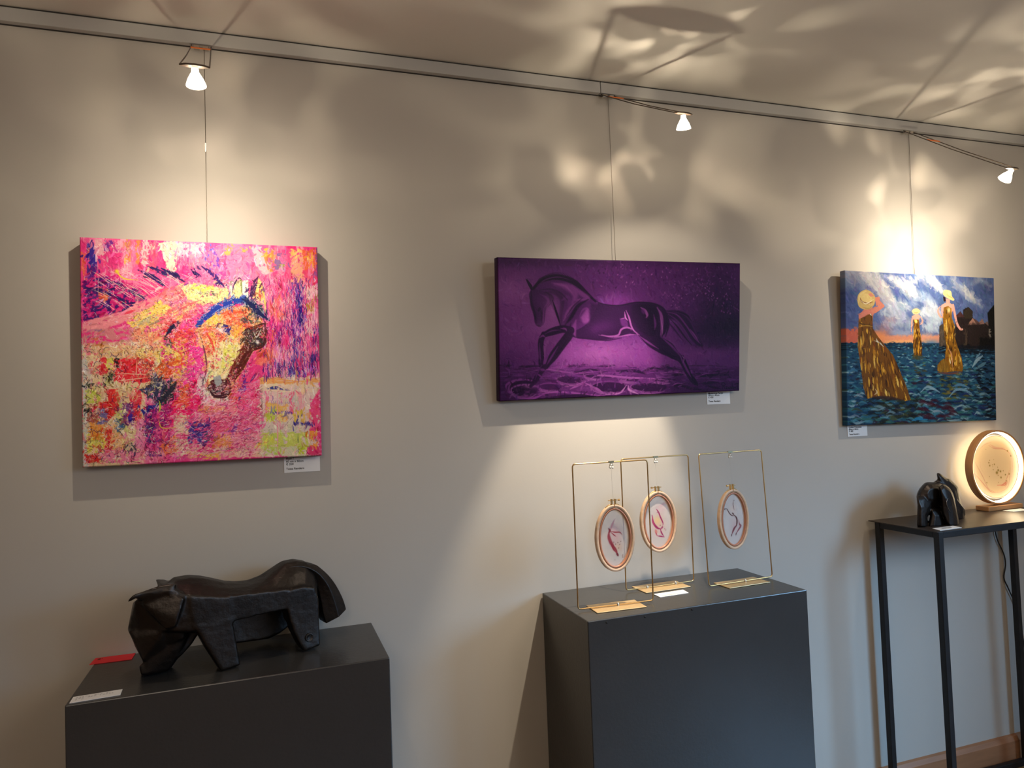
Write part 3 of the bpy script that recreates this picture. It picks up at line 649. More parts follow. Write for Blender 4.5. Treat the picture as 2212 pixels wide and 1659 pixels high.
class Paint:
    def __init__(self, W, H, corners, base, seed=1):
        self.W, self.H = W, H
        self.M = homog(corners, [(0, 0), (W, 0), (W, H), (0, H)])
        self.k = W/abs(corners[1][0]-corners[0][0])
        self.a = np.zeros((H, W, 4), np.float32); self.a[..., :3] = np.array(base)/255; self.a[..., 3] = 1
        self.Y, self.X = np.mgrid[0:H, 0:W].astype(np.float32); self.X += 0.5; self.Y += 0.5
        self.rng = np.random.RandomState(seed); s = seed*1000
        self.tx = {'dab': fbm(W, H, 9, 9, s+1), 'v': fbm(W, H, 3.2, 26, s+2, 3), 'h': fbm(W, H, 26, 3.0, s+3, 3), 'big': fbm(W, H, 60, 60, s+4), 'd': None, 'fine': fbm(W, H, 4, 4, s+6, 2)}
        self.tx['d'] = np.clip(vnoise(W, H, 3, 3, s+7), 0, 1)
    def pt(self, P):
        P = np.array(P, float); q = np.c_[P, np.ones(len(P))] @ self.M.T
        return q[:, :2]/q[:, 2:]
    def mix(self, sl, al, col):
        al = np.clip(al, 0, 1)[..., None]; c = np.array(col, np.float32)[:3]/255
        self.a[sl][..., :3] = self.a[sl][..., :3]*(1-al)+c*al
        self.a[sl][..., 3] = self.a[sl][..., 3]*(1-al[..., 0])+al[..., 0] if self.alpha_mode else self.a[sl][..., 3]
    alpha_mode = False
    def dry(self, al, sl, tex):
        if not tex: return al
        kind, amt = tex                          # amt: share of bare canvas between the bristle marks
        t = self.tx[kind][sl]
        return al*smooth01((t-(0.5+(amt-0.5)*0.55))/0.10+0.5)
    def box_of(self, p, pad):
        x0, y0 = np.floor(p.min(0)-pad).astype(int); x1, y1 = np.ceil(p.max(0)+pad).astype(int)
        x0, y0 = max(x0, 0), max(y0, 0); x1, y1 = min(x1, self.W), min(y1, self.H)
        return None if x1 <= x0 or y1 <= y0 else (slice(y0, y1), slice(x0, x1))
    def poly(self, P, col, a=1.0, soft=4, tex=None, curve=False, wob=0):
        p = self.pt(P)
        if curve: p = spline(np.vstack([p, p[:1]]), 6)[:-1]
        soft = soft*self.k; sl = self.box_of(p, soft+wob*self.k)
        if sl is None: return
        X, Y = self.X[sl], self.Y[sl]
        if wob: X = X+(self.tx['fine'][sl]-0.5)*wob*3*self.k; Y = Y+(self.tx['dab'][sl]-0.5)*wob*3*self.k
        ins = np.zeros(X.shape, bool); d = np.full(X.shape, 1e9, np.float32); n = len(p)
        for i in range(n):
            (x0, y0), (x1, y1) = p[i], p[(i+1) % n]; ex, ey = x1-x0, y1-y0; L = ex*ex+ey*ey+1e-9
            t = np.clip(((X-x0)*ex+(Y-y0)*ey)/L, 0, 1); d = np.minimum(d, (X-x0-t*ex)**2+(Y-y0-t*ey)**2)
            if y0 != y1:
                cr_ = ((y0 > Y) != (y1 > Y)) & (X < ex*(Y-y0)/(y1-y0)+x0); ins ^= cr_
        sd = np.where(ins, np.sqrt(d), -np.sqrt(d))
        self.mix(sl, self.dry(a*smooth01(sd/max(soft, 0.5)+0.5), sl, tex), col)
    def rect(self, x0, y0, x1, y1, col, a=1.0, tex=None, soft=8, wob=11):
        self.poly([(x0, y0), (x1, y0), (x1, y1), (x0, y1)], col, a, soft, tex, wob=wob)
    def line(self, P, w, col, a=1.0, soft=2, tex=None, taper=(0.35, 0.35), curve=True):
        p = self.pt(P); p = spline(p, 8) if curve else p
        w = w*self.k/2; soft = max(soft*self.k, 0.8); sl = self.box_of(p, w+soft)
        if sl is None: return
        X, Y = self.X[sl], self.Y[sl]; al = np.zeros(X.shape, np.float32); n = len(p)-1
        for i in range(n):
            (x0, y0), (x1, y1) = p[i], p[i+1]; ex, ey = x1-x0, y1-y0; L = ex*ex+ey*ey+1e-9
            t = np.clip(((X-x0)*ex+(Y-y0)*ey)/L, 0, 1); d = np.sqrt((X-x0-t*ex)**2+(Y-y0-t*ey)**2); u = (i+t)/n
            ww = w*np.where(u < 0.5, taper[0]+(1-taper[0])*smooth01(u*2.5), taper[1]+(1-taper[1])*smooth01((1-u)*2.5))
            al = np.maximum(al, smooth01((ww-d)/soft+0.5)*np.clip(ww/0.5, 0, 1))
        self.mix(sl, self.dry(a*al, sl, tex), col)
    def dabs(self, n, length, width, P=None, ang=None, jit=12, lum=22, a=0.75, seed=3, spread=0.5):
        """goes over the picture with short brush marks, each in a colour picked up nearby"""
        r = np.random.RandomState(seed); W, H = self.W, self.H
        if P is not None:
            q = self.pt(P); x0, y0 = np.maximum(q.min(0), 1); x1, y1 = np.minimum(q.max(0), (W-2, H-2))
        else: x0, y0, x1, y1 = 1, 1, W-2, H-2
        jit *= self.k; length *= self.k; width *= self.k
        for _ in range(n):
            x, y = r.uniform(x0, x1), r.uniform(y0, y1)
            if P is not None:
                ins = False; m = len(q)
                for i in range(m):
                    (ax, ay), (bx, by) = q[i], q[(i+1) % m]
                    if (ay > y) != (by > y) and x < (bx-ax)*(y-ay)/(by-ay)+ax: ins = not ins
                if not ins: continue
            sx, sy = int(np.clip(x+r.normal(0, jit), 0, W-1)), int(np.clip(y+r.normal(0, jit), 0, H-1))
            c = self.a[sy, sx, :3]*255+r.normal(0, lum)+r.normal(0, lum*0.4, 3)
            t = (ang(x/W, y/H) if callable(ang) else (ang if ang is not None else r.uniform(0, 3.14)))+r.normal(0, spread)
            l = length*r.uniform(0.4, 1.2)/2; w = width*r.uniform(0.6, 1.3)/2; ct, st_ = math.cos(t), math.sin(t)
            ex, ey = abs(ct)*l+w+2, abs(st_)*l+w+2
            ix0, iy0, ix1, iy1 = max(int(x-ex), 0), max(int(y-ey), 0), min(int(x+ex)+1, W), min(int(y+ey)+1, H)
            if ix1 <= ix0 or iy1 <= iy0: continue
            sl = (slice(iy0, iy1), slice(ix0, ix1)); X, Y = self.X[sl]-x, self.Y[sl]-y
            bend = r.normal(0, 0.25)
            u = X*ct+Y*st_; v = -X*st_+Y*ct-bend*(u*u)/(l+1e-3)
            al = smooth01((l-np.abs(u))/1.2+0.5)*smooth01((w*(1-0.6*(u/l)**2)-np.abs(v))/0.9+0.5)
            self.mix(sl, a*al, np.clip(c, 0, 255))
    def flecks(self, n, length, width, cols, P=None, a=0.8, seed=5, ang=None, spread=3.0):
        """fine ridges and scratches in given colours"""
        r = np.random.RandomState(seed+99)
        pal = [np.array(c, np.float32) for c in cols]
        W, H = self.W, self.H; q = self.pt(P) if P is not None else np.array([(0, 0), (W, 0), (W, H), (0, H)], float)
        x0, y0 = np.maximum(q.min(0), 1); x1, y1 = np.minimum(q.max(0), (W-2, H-2)); length = length*self.k; width = max(width*self.k, 0.8)
        for _ in range(n):
            x, y = r.uniform(x0, x1), r.uniform(y0, y1); ins = False; m = len(q)
            for i in range(m):
                (ax, ay), (bx, by) = q[i], q[(i+1) % m]
                if (ay > y) != (by > y) and x < (bx-ax)*(y-ay)/(by-ay)+ax: ins = not ins
            if not ins: continue
            t = (ang if ang is not None else 0)+r.normal(0, spread); l = length*r.uniform(0.4, 1.4)/2; w = width*r.uniform(0.6, 1.2)/2; ct, st_ = math.cos(t), math.sin(t); ex, ey = abs(ct)*l+l*0.5+2, abs(st_)*l+l*0.5+2
            ix0, iy0, ix1, iy1 = max(int(x-ex), 0), max(int(y-ey), 0), min(int(x+ex)+1, W), min(int(y+ey)+1, H)
            if ix1 <= ix0 or iy1 <= iy0: continue
            sl = (slice(iy0, iy1), slice(ix0, ix1)); X, Y = self.X[sl]-x, self.Y[sl]-y; bend = r.normal(0, 0.5); u = X*ct+Y*st_; v = -X*st_+Y*ct-bend*(u*u)/(l+1e-3)
            self.mix(sl, a*smooth01((l-np.abs(u))/1.0+0.5)*smooth01((w-np.abs(v))/0.8+0.5), pal[r.randint(len(pal))])
    def glow(self, c, r, col, a=1.0, ry=None):
        p = self.pt([c])[0]; rx = r*self.k; ry = (ry or r)*self.k
        q = np.array([[p[0]-2.2*rx, p[1]-2.2*ry], [p[0]+2.2*rx, p[1]+2.2*ry]]); sl = self.box_of(q, 0)
        if sl is None: return
        d2 = ((self.X[sl]-p[0])/rx)**2+((self.Y[sl]-p[1])/ry)**2
        self.mix(sl, a*np.clip(np.exp(-d2)-0.008, 0, 1), col)
    def crackle(self, P, col, a, scale, width, seed, soft=20, an=(1, 1)):
        """net of fine ridges inside the polygon P"""
        p = self.pt(P); sl = self.box_of(p, soft*self.k)
        n = vnoise(self.W, self.H, scale*an[0], scale*an[1], seed)*0.7+vnoise(self.W, self.H, scale*0.45*an[0], scale*0.45*an[1], seed+5)*0.3
        ridge = 1-np.clip(np.abs(n-0.5)/width, 0, 1)
        keep = self.tx['d']; self.tx['d'] = ridge
        X, Y = self.X[sl], self.Y[sl]; ins = np.zeros(X.shape, bool); d = np.full(X.shape, 1e9, np.float32); m_ = len(p)
        for i in range(m_):
            (x0, y0), (x1, y1) = p[i], p[(i+1) % m_]; ex, ey = x1-x0, y1-y0; L = ex*ex+ey*ey+1e-9
            t = np.clip(((X-x0)*ex+(Y-y0)*ey)/L, 0, 1); d = np.minimum(d, (X-x0-t*ex)**2+(Y-y0-t*ey)**2)
            if y0 != y1: ins ^= ((y0 > Y) != (y1 > Y)) & (X < ex*(Y-y0)/(y1-y0)+x0)
        sd = np.where(ins, np.sqrt(d), -np.sqrt(d)); self.tx['d'] = keep
        self.mix(sl, a*ridge[sl]*smooth01(sd/(soft*self.k)+0.5), col)
    def linear(self, gain=1.0):
        c = self.a.copy(); s = c[..., :3]; c[..., :3] = np.where(s <= 0.04045, s/12.92, ((s+0.055)/1.055)**2.4)*gain
        return np.clip(c, 0, 0.92 if gain else 1)
def paint_material(name, rough, bump=None, alpha=False, spec=0.12, translucent=0.0):
    m = bpy.data.materials.new(name); m.use_nodes = True; nt = m.node_tree; b = nt.nodes['Principled BSDF']; out = nt.nodes['Material Output']
    at = nt.nodes.new('ShaderNodeAttribute'); at.attribute_name = 'paint'; nt.links.new(at.outputs['Color'], b.inputs['Base Color'])
    b.inputs['Roughness'].default_value = rough; b.inputs['Specular IOR Level'].default_value = spec
    if bump:
        tc = nt.nodes.new('ShaderNodeTexCoord'); n = nt.nodes.new('ShaderNodeTexNoise'); n.inputs['Scale'].default_value = bump[0]; n.inputs['Detail'].default_value = 4; n.inputs['Distortion'].default_value = bump[2]
        nt.links.new(tc.outputs['Object'], n.inputs['Vector']); bp = nt.nodes.new('ShaderNodeBump'); bp.inputs['Strength'].default_value = bump[1]; bp.inputs['Distance'].default_value = 0.004
        nt.links.new(n.outputs['Fac'], bp.inputs['Height']); nt.links.new(bp.outputs['Normal'], b.inputs['Normal'])
    if alpha:
        nt.links.new(at.outputs['Alpha'], b.inputs['Alpha'])
    return m
def set_paint(me, cols):
    ca = me.color_attributes.new('paint', 'FLOAT_COLOR', 'POINT'); ca.data.foreach_set('color', np.ascontiguousarray(cols, np.float32).ravel())
def canvas(label, cx, cz, w, h, rot, tilt, yf, th, pc, material, gain=1.0, edge=None):
    """stretched canvas: painted face folded round the four sides of a wooden stretcher"""
    t = thing('canvas_painting', label, 'painting', (cx, yf, cz-h/2))
    t.matrix_world = Matrix.Translation((cx, yf, cz)) @ Matrix.Rotation(rot*-1, 4, 'Y') @ Matrix.Translation((0, 0, -h/2)) @ Matrix.Rotation(tilt, 4, 'X')
    A = pc.linear(gain); H, W = A.shape[:2]
    r = 0.0025
    xs = np.concatenate([[0, 0, 0], r+(w-2*r)*np.linspace(0, 1, W), [w, w, w]]); zs = np.concatenate([[h, h, h], (h-r)-(h-2*r)*np.linspace(0, 1, H), [0, 0, 0]])
    dx = np.concatenate([[th, th*0.5, r], np.zeros(W), [r, th*0.5, th]]); dz = np.concatenate([[th, th*0.5, r], np.zeros(H), [r, th*0.5, th]])
    gx, gz = np.meshgrid(xs, zs); dy = np.maximum(dx[None, :], dz[:, None])
    V = np.stack([gx-w/2, dy, gz], -1).reshape(-1, 3)
    B = np.pad(A, ((3, 3), (3, 3), (0, 0)), mode='edge')
    if edge is not None:
        e = np.array(srgb(*edge)[:3]); k = 0.75
        for sl in ((slice(0, 3), slice(None)), (slice(-3, None), slice(None)), (slice(None), slice(0, 3)), (slice(None), slice(-3, None))): B[sl][..., :3] = B[sl][..., :3]*(1-k)+e*k
    HH, WW = H+6, W+6; i = np.arange(HH*WW).reshape(HH, WW)
    Fq = np.stack([i[:-1, :-1], i[1:, :-1], i[1:, 1:], i[:-1, 1:]], -1).reshape(-1, 4)
    me = bpy.data.meshes.new('painted_canvas'); me.vertices.add(len(V)); me.vertices.foreach_set('co', V.astype(np.float32).ravel())
    me.loops.add(Fq.size); me.loops.foreach_set('vertex_index', Fq.astype(np.int32).ravel()); me.polygons.add(len(Fq))
    me.polygons.foreach_set('loop_start', np.arange(0, Fq.size, 4, dtype=np.int32)); me.update(calc_edges=True); me.validate()
    set_paint(me, B.reshape(-1, 4)); me.materials.append(material)
    o = bpy.data.objects.new('painted_canvas', me); COL.objects.link(o); o.parent = t
    s = MB()
    for a, b, c, d in ((-w/2+0.002, w/2-0.002, 0.002, 0.04), (-w/2+0.002, w/2-0.002, h-0.04, h-0.002), (-w/2+0.002, -w/2+0.04, 0.04, h-0.04), (w/2-0.04, w/2-0.002, 0.04, h-0.04)):
        s.box(a, b, 0.004, th-0.0005, c, d)
    s.build('stretcher_bars', mat('pine_stretcher', srgb(196, 160, 112), 0.6, noise=(8, 0.1)), t)
    return t
def film_disc(name, parent, rx, rz, key):
    """clear film with a thin painted figure"""
    W, H = 240, 380
    pc = Paint(W, H, [(0, 0), (100, 0), (100, 160), (0, 160)], (222, 214, 210), seed=key+30); pc.a[..., 3] = 0.42; pc.alpha_mode = True
    FIGS[key](pc)
    A = pc.linear(1.0); n = 80; V = []; ring = 150; C = []; Fq = []
    for i in range(n+1):
        for k in range(ring):
            u, v = (i/n)*math.cos(2*math.pi*k/ring), (i/n)*math.sin(2*math.pi*k/ring); V.append((u*rx, 0, v*rz))
            C.append(A[min(H-1, int((0.5-v*0.5)*H)), min(W-1, int((0.5+u*0.5)*W))])
    for i in range(n):
        for k in range(ring): Fq.append((i*ring+k, i*ring+(k+1) % ring, (i+1)*ring+(k+1) % ring, (i+1)*ring+k))
    me = bpy.data.meshes.new(name); me.from_pydata(V, [], Fq); set_paint(me, np.array(C)); me.materials.append(FILMM)
    o = bpy.data.objects.new(name, me); COL.objects.link(o); o.parent = parent
    so = o.modifiers.new('film_thickness', 'SOLIDIFY'); so.thickness = 0.0006; so.offset = 0
    return tag(o, 'clear film with a painted figure')
# ------------------------------------------------------------------ pink abstract horse head
def art_pink():
    p = Paint(600, 600, [(92, 100), (1512, 160), (1536, 1388), (104, 1463)], (236, 62, 136), seed=2)
    R, Pl, L = p.rect, p.poly, p.line
    D, V, Hh = (lambda a: ('dab', a)), (lambda a: ('v', a)), (lambda a: ('h', a))
    HOT, PNK, LPK, CRM, RED_, ORG, YEL, LIM, NAV, PUR, VIO, BLU = (246, 30, 112), (242, 104, 158), (248, 186, 200), (246, 224, 198), (234, 40, 58), (240, 122, 56), (248, 204, 84), (206, 216, 86), (40, 24, 92), (92, 26, 120), (128, 74, 186), (44, 60, 168)
    # ground: upright swathes of pinks
    p.mix((slice(None), slice(None)), smooth01((p.tx['big']-0.42)/0.25)*0.75, (250, 150, 186)); p.mix((slice(None), slice(None)), smooth01((p.tx['v']-0.55)/0.2)*0.35, (214, 30, 120))
    rs = np.random.RandomState(5)
    for _ in range(90):
        x, y = rs.uniform(110, 1500), rs.uniform(120, 900); c = [HOT, PNK, LPK, PNK, (228, 52, 140), LPK][rs.randint(6)]
        R(x, y, x+rs.uniform(20, 60), y+rs.uniform(60, 190), c, 0.6, V(0.45))
    # top row
    R(95, 180, 128, 460, (236, 110, 70), .8, V(.5)); R(178, 110, 240, 205, (240, 176, 186), .95, D(.25))
    Pl([(130, 128), (172, 128), (192, 246), (186, 300), (140, 420), (132, 300)], (62, 40, 150), 1, 5, D(.15)); R(134, 260, 190, 520, PUR, .9, D(.45))
    R(232, 118, 302, 182, (116, 44, 146), .95, D(.4)); R(238, 180, 300, 260, (214, 40, 120), .8, V(.4)); R(302, 112, 368, 190, LPK, .8, D(.35))
    R(370, 108, 392, 252, (232, 158, 76), .9, V(.3)); R(426, 120, 456, 258, (240, 140, 72), .9, V(.3)); R(462, 110, 502, 258, (246, 196, 196), .95, V(.2)); R(504, 130, 560, 292, (236, 92, 122), .9, V(.3))
    Pl([(556, 128), (700, 130), (668, 250), (642, 330), (608, 262), (590, 196)], (244, 214, 190), 1, 8, D(.08), wob=8); R(690, 135, 846, 215, (247, 194, 206), .9, D(.3)); R(690, 200, 840, 270, (240, 130, 170), .7, D(.5))
    Pl([(846, 136), (936, 142), (926, 340), (866, 290)], VIO, 1, 8, D(.5)); R(850, 138, 890, 240, (96, 104, 206), .9, D(.55))
    R(940, 150, 1125, 330, (246, 128, 176), .8, D(.4)); R(955, 160, 1000, 205, (248, 176, 84), .9, D(.35)); R(1060, 160, 1100, 186, (248, 176, 70), .9, D(.4)); R(1045, 270, 1065, 330, (248, 180, 190), .8, V(.3)); R(930, 250, 970, 340, (196, 40, 150), .7, D(.5))
    Pl([(1122, 148), (1178, 156), (1234, 312), (1204, 330), (1150, 268)], (246, 190, 200), 1, 8, D(.15), wob=8); Pl([(1180, 165), (1262, 170), (1258, 305), (1222, 300)], (238, 140, 74), .95, 6, D(.35)); R(1186, 168, 1240, 215, (240, 186, 74), .9, D(.35))
    R(1254, 194, 1322, 292, (142, 106, 160), .95, D(.45)); R(1290, 260, 1320, 310, (190, 170, 60), .8, D(.6)); R(1326, 170, 1360, 380, (240, 84, 140), .9, V(.3)); R(1358, 168, 1432, 372, (243, 172, 134), .9, D(.3)); R(1360, 168, 1420, 210, (244, 202, 110), .8, D(.4))
    R(1430, 172, 1514, 300, (238, 104, 62), .95, V(.25)); R(1466, 186, 1492, 300, (248, 186, 76), .9, V(.3)); R(1430, 290, 1512, 368, (240, 64, 110), .85, V(.35)); R(1508, 165, 1530, 330, (110, 70, 150), .6, V(.4))
    # right column
    R(1252, 460, 1312, 585, (243, 112, 62), .95, V(.3)); p.glow((1282, 448), 12, (250, 160, 40), 1); R(1200, 330, 1350, 640, (243, 110, 160), .5, V(.45))
    R(1358, 368, 1438, 660, (84, 40, 150), .95, V(.42)); R(1398, 388, 1432, 645, (52, 28, 134), .9, V(.3)); R(1368, 380, 1384, 540, (236, 40, 140), .8, V(.4)); R(1445, 378, 1518, 462, (247, 190, 198), .95, D(.2)); R(1452, 462, 1508, 545, (196, 150, 62), .95, D(.4)); R(1438, 540, 1508, 670, (244, 188, 190), .85, D(.35))
    R(1240, 628, 1306, 750, (122, 50, 146), .95, V(.4)); R(1238, 650, 1262, 770, (238, 112, 72), .9, V(.35)); R(1150, 755, 1252, 860, (243, 118, 96), .85, D(.4)); R(1366, 615, 1412, 790, (82, 56, 160), .95, V(.4)); R(1488, 635, 1524, 745, (52, 36, 144), .95, V(.3))
    R(1256, 750, 1362, 925, (230, 160, 188), .8, V(.4)); R(1338, 770, 1442, 925, (64, 66, 160), .95, V(.42)); R(1196, 840, 1302, 936, (98, 44, 150), .95, V(.45)); R(1468, 795, 1524, 912, (40, 30, 118), .95, V(.3)); R(1440, 700, 1470, 900, (242, 120, 170), .8, V(.4)); L([(1372, 860), (1376, 900)], 10, (200, 200, 60))
    for _ in range(26):
        x = rs.uniform(1200, 1515); y = rs.uniform(360, 800); L([(x, y), (x+rs.uniform(-8, 8), y+rs.uniform(60, 160))], rs.uniform(2, 5), [LPK, (240, 60, 150), (250, 214, 220), PUR][rs.randint(4)], .8)
    # lower right panel
    R(1165, 925, 1525, 1400, (232, 202, 196), 1, None, 14); R(1165, 926, 1525, 968, (238, 168, 98), .95, Hh(.3)); R(1190, 965, 1530, 1012, (240, 212, 186), .95, Hh(.2)); L([(1218, 997), (1260, 990), (1305, 999)], 22, (62, 72, 144)); L([(1290, 1000), (1360, 1003)], 14, (120, 116, 170), .8, 4, Hh(.5))
    for x, w_, c in ((1210, 20, PNK), (1242, 14, LPK), (1360, 24, (242, 88, 134)), (1292, 18, (243, 150, 170)), (1415, 34, (244, 158, 172)), (1330, 14, LPK)): R(x-w_/2, 1012, x+w_/2, 1150, c, .85, V(.3))
    R(1372, 985, 1400, 1180, (206, 196, 190), .8, V(.3)); Pl([(1466, 1100), (1520, 1005), (1532, 1295), (1462, 1295)], (243, 70, 130), .95, 8, D(.2)); R(1206, 1085, 1335, 1195, (240, 190, 96), .9, D(.35)); R(1216, 1120, 1272, 1190, (190, 212, 72), .9, D(.3)); R(1368, 1128, 1434, 1205, (230, 196, 78), .95, V(.3)); R(1436, 1140, 1470, 1200, (240, 160, 90), .9, V(.3))
    R(1180, 1195, 1470, 1262, (222, 204, 192), .9, D(.2))
    for i in range(22):
        x = 1226+i*6.3; L([(x, 1128+rs.uniform(-6, 6)), (x+rs.uniform(3, 9), 1148+rs.uniform(-5, 6))], 5, (88, 66, 160), .9)
    for i in range(16):
        x = 1372+i*8; L([(x, 1190+rs.uniform(-4, 4)), (x+4, 1216+rs.uniform(-4, 4))], 8, (52, 42, 144), .95)
    for i in range(10):
        x = 1236+i*12; L([(x, 1066), (x+6, 1082), (x+2, 1090)], 4, (130, 90, 170), .9)
    R(1176, 1258, 1462, 1352, (206, 214, 98), .95, D(.25)); R(1180, 1340, 1470, 1395, (216, 212, 176), .95, D(.2)); R(1200, 1330, 1300, 1392, (190, 214, 80), .8, D(.4)); R(1400, 1340, 1440, 1385, (196, 210, 40), .9, D(.3)); R(1468, 1250, 1514, 1352, (247, 160, 62), .95, D(.25)); R(1455, 1338, 1536, 1392, (226, 58, 112), .95, D(.2))
    L([(1180, 940), (1182, 1150), (1176, 1330)], 4, (140, 80, 80), .8); L([(1275, 1010), (1276, 1390)], 9, (244, 160, 176), .9); L([(1397, 1262), (1398, 1320)], 5, (40, 60, 80), .9); L([(1176, 1300), (1176, 1325)], 6, (60, 40, 120))
    for P_ in ([(1280, 1190), (1310, 1150), (1350, 1140)], [(1300, 1240), (1350, 1180), (1370, 1160)], [(1340, 1250), (1380, 1190)]): L(P_, 3, (110, 90, 100), .8)
    # lower middle
    Pl([(690, 950), (830, 930), (850, 1040), (740, 1160), (640, 1260), (610, 1120)], HOT, 1, 14, D(.12), wob=6); R(676, 950, 745, 1110, (247, 110, 70), .9, D(.35)); R(815, 1040, 1170, 1190, (246, 140, 156), .85, D(.3)); R(800, 1100, 960, 1132, (248, 150, 84), .9, Hh(.3)); R(830, 1060, 1000, 1105, (250, 176, 190), .8, D(.3))
    R(1020, 930, 1170, 1160, (246, 60, 128), .85, D(.35)); R(985, 940, 1060, 1080, (246, 100, 84), .8, D(.45)); L([(1100, 840), (1080, 920), (1060, 1000), (1040, 1080)], 26, (96, 40, 150), .9, 6, D(.4)); L([(1150, 900), (1110, 960)], 14, PUR, .8, 4, D(.4))
    R(656, 1150, 745, 1392, (238, 206, 178), .95, Hh(.2)); Pl([(740, 1200), (870, 1175), (900, 1230), (850, 1320), (735, 1325)], (72, 52, 148), 1, 8, D(.38), wob=6); R(828, 1258, 872, 1312, (80, 74, 100), .9, D(.4)); R(880, 1165, 1130, 1290, (240, 84, 136), .85, D(.35)); R(890, 1140, 1110, 1185, (170, 50, 120), .6, D(.5)); R(895, 1262, 1005, 1352, (244, 156, 88), .9, D(.35)); R(1000, 1270, 1175, 1392, (246, 152, 170), .85, D(.3))
    for i in range(16):
        x = 958+i*9; L([(x, 1240+rs.uniform(-6, 6)), (x+6, 1254)], 6, (70, 40, 140), .9)
    R(690, 1345, 1180, 1405, (242, 196, 170), .85, Hh(.3)); R(740, 1385, 920, 1412, (243, 178, 80), .9, Hh(.35)); R(1140, 1320, 1180, 1350, (246, 180, 60), .9, D(.3))
    # lower left
    Pl([(100, 735), (560, 700), (600, 960), (480, 1010), (480, 1460), (104, 1463)], (232, 200, 158), 1, 16, D(.06)); R(100, 700, 126, 1463, (204, 206, 200), .95, V(.25))
    for a in ((288, 818, 505, 962, RED_), (206, 798, 248, 922, (232, 44, 70)), (143, 830, 168, 915, (238, 60, 96)), (120, 735, 150, 800, (240, 120, 140)), (392, 1005, 455, 1185, (232, 50, 72)), (228, 1228, 272, 1385, (236, 48, 56)), (114, 1388, 214, 1440, (226, 42, 42)), (480, 790, 530, 900, (238, 70, 70))): R(*a, .95, D(.15))
    Pl([(238, 1000), (300, 1000), (330, 1060), (318, 1130), (250, 1200), (290, 1280), (260, 1300), (236, 1180), (198, 1116), (200, 1080), (262, 1076)], (228, 42, 46), .95, 6, D(.12), wob=4)
    R(118, 998, 205, 1085, LIM, .95, D(.3)); R(244, 818, 290, 905, (224, 212, 92), .95, D(.3)); R(232, 900, 300, 980, (196, 196, 130), .8, D(.4)); R(300, 1080, 385, 1265, (204, 204, 122), .9, D(.35)); R(128, 1265, 232, 1380, (234, 214, 92), .95, D(.3)); R(146, 1180, 242, 1300, (243, 152, 64), .9, V(.3)); R(130, 1130, 190, 1200, (150, 50, 60), .8, D(.4)); R(120, 860, 160, 980, (214, 206, 196), .8, D(.4))
    for a in ((108, 972, 168, 992), (200, 972, 242, 992), (108, 1116, 152, 1142), (300, 815, 322, 880), (255, 885, 285, 960)): R(*a, (26, 30, 32), .9, D(.35), 4)
    R(186, 1118, 252, 1212, (112, 110, 176), .9, D(.4)); R(346, 1085, 412, 1215, (124, 50, 136), .9, D(.3)); R(374, 1148, 402, 1195, (60, 40, 160), .95, D(.2)); R(302, 1178, 345, 1255, (56, 88, 146), .9, D(.35)); R(268, 1258, 355, 1385, (242, 174, 116), .9, D(.25)); R(214, 1365, 600, 1442, (243, 122, 164), .9, Hh(.25)); R(345, 1318, 424, 1372, (30, 30, 60), .95, D(.4)); R(500, 1330, 585, 1400, (80, 30, 110), .7, D(.55)); R(420, 1180, 480, 1360, (243, 130, 180), .9, V(.3)); R(570, 1280, 662, 1385, (246, 128, 72), .9, D(.3))
    Pl([(440, 1005), (495, 975), (640, 948), (672, 955), (645, 1060), (600, 1095), (560, 1098), (500, 1040)], (58, 60, 96), 1, 7, D(.2), wob=6); Pl([(600, 960), (672, 952), (640, 1070), (590, 1095)], (44, 40, 44), .9, 8, D(.25), wob=5)
    Pl([(454, 1125), (490, 1098), (572, 1088), (545, 1155), (480, 1180)], (44, 42, 140), 1, 6, D(.15), wob=4); Pl([(470, 1160), (560, 1100), (640, 1090), (625, 1330), (480, 1350)], (176, 40, 124), .9, 14, D(.35), wob=6); R(480, 1170, 560, 1330, (70, 64, 140), .8, D(.6)); R(560, 1180, 620, 1300, (110, 30, 110), .8, D(.55)); R(300, 990, 420, 1060, (226, 190, 140), .7, D(.4))
    # mane field and neck
    Pl([(104, 350), (250, 322), (470, 400), (470, 470), (420, 505), (250, 565), (106, 600)], (212, 30, 122), 1, 18, D(.1), wob=8); Pl([(106, 360), (250, 330), (460, 420), (410, 508), (250, 568), (106, 600)], (70, 20, 112), 1, 14, D(.52), wob=8); R(108, 480, 230, 590, (66, 24, 110), .9, D(.45)); R(200, 400, 260, 470, (226, 120, 40), .7, V(.5))
    for P_, w_ in (([(440, 292), (520, 330), (590, 385)], 24), ([(500, 272), (590, 310), (660, 345)], 26), ([(580, 282), (650, 320), (720, 362)], 28), ([(640, 300), (690, 330)], 22), ([(820, 268), (890, 320), (960, 392)], 26), ([(760, 300), (820, 330)], 20), ([(300, 450), (360, 480), (430, 492)], 26), ([(330, 380), (400, 420), (480, 465)], 20), ([(250, 520), (330, 540), (400, 500)], 22), ([(120, 400), (200, 410), (290, 450)], 22), ([(440, 440), (490, 470)], 20), ([(880, 340), (940, 380)], 24)):
        L(P_, w_, (44, 24, 96), .95, 3, D(.22))
    for _ in range(60):
        x, y = rs.uniform(120, 700), rs.uniform(290, 480)
        if y < 300+(x-120)*-0.1 or y > 560-(x-120)*0.38: continue
        l = rs.uniform(60, 130); s_ = rs.uniform(.35, .75); L([(x, y), (x+l*.5, y+l*s_*.42), (x+l, y+l*s_)], 3.2, [(250, 196, 206), (246, 220, 190), (244, 150, 190)][rs.randint(3)], .9, 1)
    for _ in range(14):
        x = rs.uniform(180, 440); y = rs.uniform(230, 380); L([(x, y), (x+rs.uniform(-4, 4), y+rs.uniform(60, 150))], 3.5, (250, 170, 190), .8, 1)
